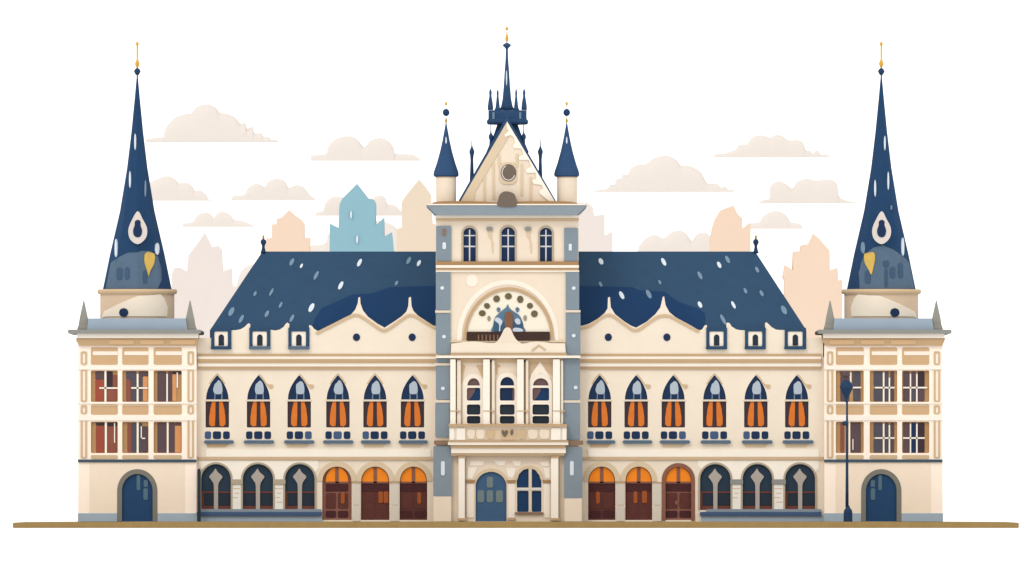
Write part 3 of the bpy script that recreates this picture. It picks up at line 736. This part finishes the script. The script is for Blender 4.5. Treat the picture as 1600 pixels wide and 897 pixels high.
# gallery below the dial
gl = part('gallery_panel', 'rail_brown', t, rr(729.5, 518.3, 785, 532.5, 1.5), TY - .2, TY + .1)
for k in range(6): part('spindle', 'rail_spindle', gl, rr(746.5 + k * 6, 523, 748.8 + k * 6, 532, .8), TY - .24, TY)
part('gallery_panel', 'rail_brown', t, rr(802, 518.3, 859, 532.5, 1.5), TY - .2, TY + .1)
part('gallery_ledge', 'sand', t, rect(704, 532, 884, 535), TY - .15, TY + .1)
part('gallery_pediment', 'cream_warm', t, smooth([(770, 538), (778, 532), (784, 522), (788, 514), (793, 511.5), (798, 514), (802, 523), (808, 532), (818, 538)], 3, False), TY - .3, TY + .1)
part('gallery_front', 'cream', t, smooth([(705, 537), (722, 535), (742, 533.5), (765, 536), (793, 535), (815, 537), (838, 533.5), (860, 536), (883, 536.5)], 3, False) + [(884, 551.5), (704.5, 551.5)], TY - .36, TY + .1)
part('chevron', 'tan_soft', t, band([(831, 548), (842, 539.5), (852, 547)], 2.6), TY - .41, TY)
# loggia
part('entablature', 'tan', t, rect(704, 551.8, 886, 555.5), TY - .5, TY + .1)
part('entablature', 'cream_pale', t, rect(682, 555.6, 907, 559.4), TY - .55, TY + .1)
part('loggia_back', 'tan_soft', t, [(704, 560), (878, 560), (878, 566.5), (704, 566.5)], TY - .1, TY + .1)
for (a, b), c in zip(lw, (740, 792.5, 845)):
    top = 582 if a == 781 else 584
    w = MB().prism(arch(c - 17.5, c + 17.5, top, 662.5, rise=17), TY - .06, TY + .1, [grow(arch(a + .7, b - .7, 589 if a == 781 else 591, 602.5, rise=12), .99), rr(a, 606, b, 626, 2.5), rr(a, 632, b, 648, 3), rr(a, 650, b, 662, 3)]).build('loggia_window', 'cream_pale', t)
    mm = 'glass_taupe' if a != 781 else 'glass_navy'
    part('lunette_pane', mm, w, grow(arch(a + .7, b - .7, 589 if a == 781 else 591, 602.5, rise=12)), TY + .1, TY + .4)
    part('upper_pane', 'glass_blue' if a != 781 else 'glass_navy', w, grow(rr(a, 606, b, 626, 2.5)), TY + .1, TY + .4)
    if a != 781: part('drape', 'glass_taupe', w, smooth([(a + .3, 606.3), (a + 13, 606.3), (a + 10.5, 615), (a + 6, 622), (a + .3, 625)], 2), TY + .06, TY + .3)
    else: part('drape', 'glass_taupe', w, rect(b - 3.2, 606.5, b - .2, 625), TY + .06, TY + .3)
    part('lower_pane', 'glass_night', w, grow(rr(a, 632, b, 648, 3)), TY + .1, TY + .4)
    part('lower_pane', 'glass_night', w, grow(rr(a, 650, b, 662, 3)), TY + .1, TY + .4)
part('bay_gable', 'cream_pale', t, [(844, 565), (830, 585), (826.5, 600), (834, 588), (845, 583), (862, 592), (853, 580)], TY - .08, TY + .1)
part('bay_spandrel', 'tan_soft', t, [(826.5, 566.6), (843, 566.6), (832, 584), (826.5, 594)], TY - .03, TY + .1)
part('bay_spandrel', 'tan_soft', t, [(846, 566.6), (863, 566.6), (863, 588), (855, 580)], TY - .03, TY + .1)
part('bay_spandrel', 'tan_soft', t, [(744, 571), (754.5, 571), (755, 592), (750, 582)], TY - .03, TY + .1)
part('bay_spandrel', 'tan_soft', t, [(720, 567), (727, 572), (724, 585), (722, 598), (720, 600)], TY - .03, TY + .1)
part('bay_spandrel', 'tan_soft', t, [(775, 567), (783, 572), (778, 575), (777, 586), (775, 586)], TY - .03, TY + .1)
for x0, x1, s0, s1 in ((703.5, 712, 714, 720), (755, 765.3, 768.5, 772.8), (808, 818.3, 821.5, 825.5), (864, 875, 876, 880)):
    c = MB().prism(rr(x0, 561.5, x1, 662, 1.5), TY - .45, TY - .05).prism(rr(x0 - 1, 661, x1 + 1, 662.6, .4), TY - .47, TY - .05).build('column', 'cream_white', t)
    part('column_ring', 'tan_soft', c, rr(x0, 641.3, x1 + 8, 643, .6), TY - .48, TY - .1)
    part('half_column', 'cream_warm' if x0 > 870 else 'cream', t, rr(s0, 563, s1, 662.5, 1.2), TY - .3, TY - .05)
    part('column_painted_shadow', 'tan', c, rect(x1 + .3, 562, s0 - .2, 662), TY - .1, TY - .02)  # tan strip painted as the shadow between column and half column
# balcony
part('balcony_slab', 'tan', t, rect(701, 662.7, 886, 667), TY - .9, TY + .1)
bp = part('balcony_parapet', 'cream_pale', t, rect(702, 667.1, 885.5, 688), TY - .7, TY + .1)
part('balcony_panel', 'sand', bp, rr(727.5, 670, 860.5, 687, 2), TY - .73, TY - .5)
for a, b in ((731, 742), (745, 757), (761, 773), (810, 822), (826, 840), (844, 858)):
    part('carved_panel', 'tan_soft' if a in (761, 810) else 'cream_warm', bp, smooth([(a, 672), (a + 6, 671), (b, 672.5), (b, 679), (b - 2, 685), (a + 2, 685.5), (a - 1, 679)], 3), TY - .77, TY - .6)
part('carved_panel', 'tan_soft', bp, rr(783, 670, 807, 687.5, 4), TY - .76, TY - .6)
part('heart_emblem', 'taupe', bp, smooth([(788.3, 674.5), (791, 672), (793.7, 674), (792.5, 678.5), (788.5, 682.5), (784.5, 678), (784, 673), (786, 672)], 3), TY - .81, TY - .6)
part('oval_emblem', 'taupe', bp, oval(799.8, 675.5, 2.2, 4.6, 6), TY - .81, TY - .6)
for a, b in ((703, 710), (713.5, 727), (861, 876), (878.5, 885)):
    part('balcony_pilaster', 'cream_white', bp, rr(a, 669, b, 687.5, 2), TY - .78, TY - .5)
# bands below the balcony
for y0, y1, m, x0, x1, pr in ((688.1, 690.6, 'tan', 701, 888, .85), (690.7, 695.4, 'cream_pale', 700, 888, .8), (695.5, 699.8, 'tan', 704, 884, .7), (699.9, 708.2, 'cream_pale', 705, 884, .6), (708.3, 711.8, 'tan_soft', 705, 882, .5)):
    part('moulding', m, t, rect(x0, y0, x1, y1), TY - pr, TY + .1)
# ground floor
for x0, x1 in ((716.5, 726.3), (861, 872.5)):
    c = part('column', 'cream_white', t, rr(x0, 715, x1, 812, 1.5), TY - .4, TY + .1)
    part('column_base', 'tan', c, rr(x0 - 1, 809.5, x1 + 2, 813.6, 1), TY - .44, TY)
    part('column_capital', 'tan', c, rect(x0 - 1, 712.5, x1 + 1.5, 715.5), TY - .45, TY)
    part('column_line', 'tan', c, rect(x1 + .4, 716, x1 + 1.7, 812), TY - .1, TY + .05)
for a, b in ((727.5, 741.5), (792.5, 805.5), (848, 860)):
    part('impost_band', 'tan_brown', t, rect(a, 750, b, 754.2), TY - .12, TY + .1)
    part('wall_panel', 'cream_pale', t, rr(a + 1.5, 756, b - 1, 809, 1.5), TY - .05, TY + .1)
    part('wall_base', 'tan', t, rect(a, 809.6, b, 813), TY - .08, TY + .1) if a == 792.5 else None
for pts in ([(735, 720), (757, 720), (754, 727.5), (734, 727.5)], [(770, 719.5), (791, 720), (788, 727), (780, 728)], [(800, 720), (814.5, 720), (812, 728), (804, 728)], [(731, 730.5), (746, 730.5), (741, 740), (738, 748), (730, 748)],
            [(791, 732), (806, 731.5), (803, 744), (799, 747), (793.5, 744)], [(842, 722), (858, 720.5), (858, 729), (848, 728)], [(849, 731), (859, 731), (859, 748), (853, 747)]):
    part('voussoir', 'cream_white', t, pts, TY - .04, TY + .1)
MB().prism(ring(738, 796.5, 732, 750, 5.2, 28), TY - .03, TY + .1).build('door_surround', 'sand', t)
MB().prism(ring(803, 850.5, 727, 750, 5, 24), TY - .03, TY + .1).build('window_surround', 'sand', t)
d = part('door', 'gate_blue', t, grow(arch(743, 791.5, 737, 814.6, rise=24)), TY + .12, TY + .4)
for x0, y0, x1, y1 in ((760.5, 745, 770.5, 762), (746, 766, 756.5, 785), (760.5, 766, 770.5, 785), (775, 766, 786, 785)):
    part('pane', 'pane_grey', d, rr(x0, y0, x1, y1, 3), TY + .08, TY + .3)
w = part('window', 'mullion', t, rect(806.9, 763.4, 847, 766), TY - .04, TY + .3)
MB().prism(rect(827.2, 732.6, 830, 799.5), TY - .045, TY + .2).build('mullion', 'sand_pale', w)
for pts in ([(807.5, 762), (807.5, 752), (811, 741), (818, 734), (826, 732.3), (826, 762)], [(831, 762), (831, 732.5), (837, 735), (843, 743), (846, 753), (846, 762)], rr(808, 767, 826, 800, 2), rr(831, 767, 846, 800, 2)):
    part('pane', 'glass_blue', w, grow(pts), TY + .12, TY + .4)
part('sill', 'brown_cap', w, rr(804.5, 800.2, 849, 803.4, 1.2), TY - .2, TY + .2)
# gable and tower roof
gy = TY + .3
rf = MB().prism([(714, 318), (789.5, 186), (792, 183), (794.5, 186), (871, 318)], gy + .05, 9.0).build('roof', 'turret', t)
gb = part('gable', 'cream_warm', t, [(717.5, 318), (792, 190.5), (867.5, 318)], gy - .1, gy + .4)
part('gable_painted_shading', 'sand', gb, [(717.5, 318), (792, 190.5), (795, 200), (798.5, 207), (756, 277), (742, 300), (740, 318)], gy - .16, gy + .1, label='tan painted shade on the left slope of the gable')  # tan sheet paints the shaded left side of the gable
part('gable_painted_shading', 'cream_white', gb, [(792, 189.5), (869, 318), (862, 318), (855, 312), (843.5, 303), (842.5, 298), (849, 294), (846, 289), (833, 287), (831, 282), (838, 279), (837, 270), (823, 270), (821.5, 265), (830, 260), (826, 250), (811, 249.5), (810, 246), (818, 241), (815, 232), (802, 231.5), (801, 228), (805, 223), (803, 215), (798, 211), (789, 214), (788, 210), (795, 205), (792, 200)], gy - .19, gy + .1, label='stepped white painted highlight on the right slope of the gable')  # white steps painted as the highlight along this slope
for a, y0, y1 in ((757, 273, 315), (771, 253, 312), (780, 241, 262), (808, 240, 262), (815.5, 256, 306), (829.5, 276, 316)):
    part('gable_rib', 'sand', gb, rr(a - 2, y0, a + 2, y1, 1.8), gy - .14, gy + .1)
part('oculus_surround', 'sand', gb, rr(780, 254, 807.5, 288, 9), gy - .17, gy + .1)
part('oculus', 'taupe', gb, oval(794.5, 270, 12.3, 13.5), gy - .2, gy + .1)
part('oculus_rim', 'drop_stone', gb, band([(794.5 + 10 * math.cos(math.radians(a)), 270 + 11.5 * math.sin(math.radians(a))) for a in range(20, 260, 12)], 1.6), gy - .23, gy)
part('gable_opening', 'taupe', gb, smooth([(778.5, 322), (778.5, 312), (781, 304), (786, 300), (792, 299), (800, 301), (805, 306), (806.5, 322)], 3), TY - .78, gy + .1)
# side turrets
for cx, x0, x1 in ((697, 681.3, 712.5), (886, 870.3, 902)):
    Yc = TY + .9; cc = (x0 + x1) / 2
    tr = MB().lathe(cc, Yc, [(15.7, 319), (15.7, 275)], 28).build('turret', 'cream_warm', t, soft=False)
    MB().lathe(cc, Yc, [(16.4, 277.5), (16.4, 275)], 28).build('turret_band', 'tan_soft', tr)
    tip = cx - .5 if cx > 800 else cx
    MB().lathe(tip, Yc, [(18, 276.3), (20, 273.5), (19, 268), (14.5, 255), (9.5, 237), (5.5, 219), (2.6, 203), (.9, 193)], 24).build('turret_roof', 'turret', tr)
    MB().ball(tip, 222, 1.3, 8.5, Yc - .22).build('painted_highlight', 'highlight_slit_white', tr)  # pale bead painted as a highlight on the cone
    MB().lathe(tip, Yc, [(.5, 195), (1.4, 191), (2.2, 188.5), (1.2, 186), (.5, 184), (.45, 158)], 10).build('gilded_drop', 'gold_old', tr, soft=True)
    MB().ball(tip, 175.8, 5.4, 5.8, Yc).build('turret_ball', 'glass_blue', tr, soft=True)
    MB().ball(tip, 162, 2.2, 2.6, Yc).build('gilded_ball', 'gold', tr, soft=True)
# slender pinnacles beside the gable
for a in (737.3, 844.3):
    MB().lathe(a, 1.5, [(5, 318), (3.6, 285), (2.6, 262), (2.2, 250), (2.8, 243), (4, 238), (3.8, 235.5), (2, 231.5), (.8, 228), (.5, 219)], 12).build('pinnacle', 'turret', t, soft=True)
# ridge lantern
yl = 2.6
k = 0.70710678
sq = [(33, 238), (22, 212), (16, 195), (31, 194), (32.3, 191.5), (31.8, 188.5), (29.8, 186.5), (29.8, 173)]
ln = MB().lathe(793, yl, [(h / k, y) for h, y in sq], 4, -45)
ln.build('ridge_lantern', 'turret', t)
for a, tip in ((766.3, 140), (819, 140)):
    for yy in (yl - 1.0, yl + 1.0):
        MB().lathe(a, yy, [(4.6, 172), (4.4, 166), (3.3, 158), (2.0, 151), (1.8, 149), (2.3, 145), (1.8, 142), (.4, tip - 1)], 10).build('pinnacle', 'turret', t, soft=True)
for a, tip in ((777.6, 140.5), (806.5, 138)):
    MB().lathe(a, yl - 1.0, [(5.5, 172.5), (3.6, 168), (2.4, 158), (1.5, 150), (1.8, 146), (1.3, 142), (.3, tip)], 10).build('pinnacle', 'turret', t, soft=True)
ls = MB().lathe(792, yl, [(12, 172), (9, 166), (6.8, 155), (5, 135), (3.6, 112), (2.1, 92), (1.7, 78), (2.4, 75.5), (6.6, 71.5), (5.4, 69), (1.5, 67), (.5, 66.5), (.5, 62)], 16).build('lantern_spire', 'turret', t, soft=True)
MB().ball(791.5, 122, 1.1, 12, yl - .2).build('painted_highlight', 'highlight_slit_white', ls)  # long white bead painted as the spire's highlight
MB().lathe(792, yl, [(.5, 66), (1.6, 64.5), (2.9, 61), (2.2, 57), (.8, 52), (.4, 49), (.4, 46)], 12).build('gilded_drop', 'gold', ls, soft=True)
MB().ball(792, 44.8, 2.6, 2.8, yl).build('gilded_ball', 'gold', ls, soft=True)
for a in (771, 812.8):
    part('lantern_slit', 'highlight_slit_grey', t, rr(a - 1.7, 175.5, a + 1.7, 186, .8), yl - 1.25, yl - 1)
for a in (767, 818.3):
    for yy in (yl - 1.0,):
        MB().lathe(a, yy, [(3.2, 250), (2.6, 225), (2.2, 219), (3.9, 215), (3.4, 211.5), (1.2, 208), (.7, 204), (.7, 193)], 10).build('lantern_post', 'turret', t, soft=True)

# ------------------------------------------------------------------ street lamp and post
lp = thing('street_lamp', 'tall slender dark blue street lamp with a kite-shaped lantern', 'street lamp', 1323, -4.0)
yl = -4.0
MB().lathe(1325, yl, [(7, 815.6), (6.8, 800), (6, 797), (3, 793), (2.2, 790)], 12).build('base', 'iron', lp)
MB().lathe(1323.5, yl, [(2.6, 793), (2.2, 740), (1.8, 690), (1.5, 625)], 12).build('pole', 'iron', lp, soft=True)
MB().lathe(1320.5, yl, [(1.5, 665), (4.3, 664), (4.8, 661.5), (4.2, 659), (1.5, 658)], 12).build('collar', 'iron', lp)
MB().lathe(1322.5, yl, [(1.5, 629), (2.9, 626), (2.4, 623), (4, 619.5), (10.4, 605.5), (9.6, 602), (6.6, 596.5), (3, 594)], 8, 0).build('lantern', 'iron', lp)
MB().lathe(1321.5, yl, [(3, 594.8), (2.6, 591), (7.4, 587), (6.8, 582.5), (6, 580)], 10).build('lantern_cap', 'glass_mauve', lp)
pst = MB().lathe(311, -.9, [(2.7, 815.2), (2.7, 735), (1.6, 732.5)], 10).build('iron_post', 'iron_dark')
tag(pst, 'thin dark iron post standing beside the left blue plinth moulding', 'post')

# ------------------------------------------------------------------ skyline
SG = 'distant towers behind the roofs'
def far(name, label, m, wallp, roofs, Y, th=14, slits=()):
    xs = [p[0] for p in wallp]
    o = thing(name, label, 'tower', (min(xs) + max(xs)) / 2, Y, SG)
    o.location.z = -0.385; WPOS[o.name] = o.location.copy()
    MB().prism(wallp, Y, Y + th).build('wall', m, o)
    for r in roofs: MB().prism(r, Y, Y + th).build('roof', m, o)
    for s in slits: part('slit_window', 'highlight_slit_white', o, oval(*s), Y - .5, Y + 1)
    return o
B = 774.6
far('distant_tower', 'pale teal tower with pointed top and two white slits above the roof ridge', 'far_teal',
    [(515, B), (515, 349), (529, 356), (530, 325), (587, 325), (587, 352), (600, 340), (600, 370), (612, 363), (615, 393), (615, B)],
    [[(530, 325), (530.5, 319), (535, 310), (548, 297), (558, 287), (566, 297), (576, 310), (585, 312.5), (587, 317), (587, 325)]], 2000, 14, [(548.5, 335.5, 1.4, 6), (558, 374, 1.6, 6)])
far('distant_tower', 'small peach tower with stepped top behind the roof finial beside the teal tower', 'far_peach',
    [(410, B), (412, 380), (417, 372), (424, 372), (425, 351), (475, 351), (475, 372), (484, 371), (484, B)],
    [[(425, 351), (425.2, 350.5), (432, 350), (432, 342), (440, 340), (452, 328), (462, 337), (472, 344), (475, 349), (475, 351)]], 2250)
far('distant_tower', 'tall sand-coloured tower with pointed top rising behind the central tower cornice', 'far_sand',
    [(619, B), (620, 358), (628, 355), (627, 322), (674, 322), (676, 350), (700, 350), (700, B)],
    [[(627, 322), (627.5, 316), (633, 307), (645, 292), (655, 280), (665, 292), (673, 303), (674, 322)]], 2125)
far('distant_tower', 'faint pink tower with pointed top beside the blue spire of the red-paned house', 'far_pink',
    [(268, B), (268, 428), (272, 419), (282, 418), (292, 424), (294, 402), (347, 402), (348, 424), (362, 419), (363, 447), (395, 447), (395, B)],
    [[(294, 402), (295, 398), (306, 384), (320, 363.5), (328, 380), (331, 386), (341, 384), (346, 389), (347, 402)]], 6875)
far('distant_tower', 'faint pink tower with a stepped edge just right of the central tower', 'far_pink',
    [(885, B), (885, 340), (945, 340), (945, 368), (957, 362), (957, B)],
    [[(885, 340), (890, 325), (905, 316), (918, 317), (926, 323), (929, 337), (944, 335), (945, 340)]], 6875)
far('distant_tower', 'peach tower with a slanted broken top beside the bun-shaped cloud', 'far_peach',
    [(1112, B), (1110, 372), (1114, 352), (1160, 352), (1160, 357), (1173, 348), (1172, B)],
    [[(1114, 352), (1117, 343), (1125, 329), (1135, 325), (1146, 321), (1152, 333), (1160, 341), (1160, 352)]], 2250)
far('distant_tower', 'broad peach tower with jagged shoulders beside the spire behind the lamp', 'far_peach',
    [(1227, B), (1226, 436), (1223.5, 432), (1227, 414), (1239, 422), (1240, 394), (1296.5, 394), (1297, 422), (1309, 418), (1310, 438), (1316, 437), (1318, B)],
    [[(1240, 394), (1240.2, 393), (1251, 392), (1252, 383), (1264, 381), (1271, 365), (1280, 373), (1296, 391), (1296.5, 394)]], 2125)

# ------------------------------------------------------------------ clouds
CG = 'pale pink clouds with flat bases'
def cloud(label, base, prof, Y):
    """prof: open outline of (px, py) left to right above the flat base"""
    pr = smooth(prof, 5, False)
    vs, fs, n = [], [], 14
    sc = S * (D + Y) / D
    hm = max(base - y for x, y in pr) * sc
    for x, y in pr:
        h = max(base - y, .3) * sc
        c = P(x, base, Y)
        dpt = .05 * h + .42 * hm
        for k in range(n + 1):
            a = math.pi * k / n
            co, si = math.cos(a), max(0.0, math.sin(a))
            vs.append((c.x, Y - dpt * math.copysign(abs(co) ** .55, co), c.z + h * si ** .7))
    w = n + 1
    for i in range(len(pr) - 1):
        for k in range(n):
            a = i * w + k
            fs.append((a, a + 1, a + w + 1, a + w))
    fs.append(tuple(range(w))); fs.append(tuple(range((len(pr) - 1) * w, len(pr) * w)))
    N = len(vs)                                     # the flat base has its own corners, so the body stays crisp there
    for i in range(len(pr)): vs += [vs[i * w], vs[i * w + n]]
    for i in range(len(pr) - 1): fs.append((N + 2 * i, N + 2 * i + 2, N + 2 * i + 3, N + 2 * i + 1))
    o = MB().raw(vs, fs).build('cloud', 'cloud', soft=True)
    return tag(o, label, 'cloud', CG)
cloud('cloud with one high hump and a ragged right edge above the pink pointed tower', 221.5, [(228, 220), (230, 217), (245, 215.5), (256, 214), (257, 206), (264, 193), (275, 183), (290, 178), (299, 177), (305, 169), (316, 164), (327, 163.5), (337, 168), (344, 176), (356, 178), (368, 184), (376, 193), (383, 192), (386, 201), (394, 198), (398, 208), (408, 208), (412, 214), (420, 214), (424, 218), (434, 219)], 6500)
cloud('cloud of two even round humps above the pale teal tower', 251, [(486, 249), (487, 243), (498, 242), (509, 240), (514, 228), (525, 217), (543, 212.5), (558, 217), (569, 229.5), (580, 219), (594, 215.5), (608, 221), (616, 233), (618, 240), (640, 241), (650, 244), (657, 249.5)], 6250)
cloud('cloud of three stepped humps emerging from behind the spire of the red-paned house', 313.5, [(216, 300), (230, 288), (245, 280), (262, 275), (275, 281), (280, 286), (290, 285), (300, 290), (304, 297), (314, 298), (322, 304), (326, 311), (334, 312.5)], 6750)
cloud('cloud of three humps, tallest in the middle, above the small peach tower', 312.5, [(362, 311.5), (365, 306), (382, 304), (387, 294), (398, 287), (408, 289), (414, 292), (420, 283), (433, 279), (445, 283), (451, 293), (462, 289), (474, 292), (483, 303), (493, 311)], 6625)
cloud('low thin cloud with two small humps above the faint pink pointed tower', 354.5, [(285, 353), (287, 349), (300, 347), (308, 337), (318, 332), (328, 334), (334, 340), (340, 333), (350, 331), (360, 336), (366, 343), (378, 345), (386, 348), (396, 352)], 6125)
cloud('cloud partly hidden behind the teal tower and the sand-coloured tower', 337, [(493, 336), (495, 332), (505, 329), (508, 318), (518, 308), (530, 307), (545, 312), (570, 312), (585, 308), (594, 305), (603, 310), (606, 319), (618, 321), (627, 330), (640, 335)], 7000)
cloud('pink rounded cloud bank low between the teal tower and the small peach tower', 398, [(478, 396), (486, 384), (500, 383), (510, 378), (512, 368), (520, 362), (540, 358), (570, 355), (590, 345), (610, 350), (622, 360), (634, 390)], 7250)
cloud('widest cloud, a broad dome with knobbly edges right of the central tower', 299.5, [(928, 298.5), (940, 296), (948, 295), (954, 288), (960, 289), (963, 280), (970, 279), (973, 273), (981, 273), (985, 264), (995, 258), (1010, 256), (1020, 248), (1040, 243), (1056, 249), (1064, 258), (1080, 260), (1095, 269), (1104, 285), (1112, 287), (1120, 287), (1126, 293), (1132, 291), (1138, 296), (1147, 297)], 6500)
cloud('highest cloud, low and knobbly, left of the spire behind the lamp', 246, [(1115, 244.5), (1120, 240), (1130, 240), (1140, 237), (1150, 233), (1155, 226), (1168, 225), (1174, 216), (1186, 211), (1198, 213), (1203, 215), (1212, 210.5), (1222, 212), (1232, 219), (1244, 218.5), (1254, 222), (1259, 234), (1266, 236), (1270, 240), (1277, 235), (1282, 241), (1290, 241), (1296, 244)], 6250)
cloud('lumpy cloud of three equal humps partly crossed by the spire behind the lamp', 317.5, [(1185, 316), (1194, 312), (1202, 310), (1203, 293), (1212, 284), (1224, 285), (1238, 294), (1246, 284), (1260, 279), (1274, 282), (1284, 281), (1300, 281), (1308, 289), (1311, 307), (1322, 313), (1337, 316)], 6625)
cloud('small single-humped cloud beside the broken-topped peach tower', 357.5, [(1165, 352), (1170, 349), (1186, 347), (1192, 338), (1204, 331), (1216, 330), (1228, 336), (1236, 347), (1248, 349), (1254, 354)], 6125)
cloud('bun-shaped cloud of three humps resting on the roof ridge', 398, [(996, 396), (999, 384), (1008, 373), (1022, 367), (1037, 372), (1048, 364), (1060, 360), (1072, 365), (1081, 376), (1088, 367), (1098, 363), (1108, 367), (1116, 378), (1122, 396)], 7250)
cloud('small rounded cloud peeping over the sloping roof end near the faint pink pointed tower', 452, [(369, 450), (372, 436), (378, 422), (388, 415), (400, 413), (415, 420), (430, 440)], 7250)

# ------------------------------------------------------------------ daylight
world = bpy.data.worlds.new('World'); scene.world = world; world.use_nodes = True
nt = world.node_tree
bg = nt.nodes['Background']
EL, AZ = 42.0, -28.0     # sun height, and bearing from straight in front of the facade (negative = from the left)
sky = nt.nodes.new('ShaderNodeTexSky'); sky.sky_type = 'NISHITA'; sky.sun_disc = False
sky.sun_elevation = math.radians(EL); sky.sun_rotation = math.radians(180 - AZ)
sc1 = nt.nodes.new('ShaderNodeVectorMath'); sc1.operation = 'SCALE'; sc1.inputs['Scale'].default_value = 0.012
nt.links.new(sky.outputs[0], sc1.inputs[0])
add = nt.nodes.new('ShaderNodeVectorMath'); add.operation = 'ADD'; add.inputs[1].default_value = (0.97, 0.97, 0.965)   # even white cloud cover
nt.links.new(sc1.outputs[0], add.inputs[0])
nt.links.new(add.outputs[0], bg.inputs['Color'])
bg.inputs['Strength'].default_value = 1.0
sd = bpy.data.lights.new('Sun', 'SUN'); sd.energy = 0.55; sd.angle = math.radians(14); sd.color = (1.0, .96, .9)
sun = bpy.data.objects.new('Sun', sd); COL.objects.link(sun)
e, a = math.radians(EL), math.radians(AZ)
src = Vector((math.cos(e) * math.sin(a), -math.cos(e) * math.cos(a), math.sin(e)))
sun.rotation_euler = src.to_track_quat('Z', 'Y').to_euler()
sun.location = (-40, -60, 60)

# ------------------------------------------------------------------ camera
cd = bpy.data.cameras.new('Camera')
cd.sensor_width = 36.0; cd.lens = 36.0 * D / (1600 * S)
cd.shift_y = (HZ - 448.5) / 1600.0
cd.clip_start = 10.0; cd.clip_end = 40000.0
cam = bpy.data.objects.new('Camera', cd); COL.objects.link(cam)
cam.location = (0, -D, H); cam.rotation_euler = (math.radians(90), 0, 0)
scene.camera = cam
scene.view_settings.view_transform = 'Standard'
scene.view_settings.look = 'None'
scene.view_settings.exposure = 0.5
scene.view_settings.gamma = 1.0
scene.view_settings.use_curve_mapping = False
scene.cycles.max_bounces = 6
scene.cycles.use_denoising = True
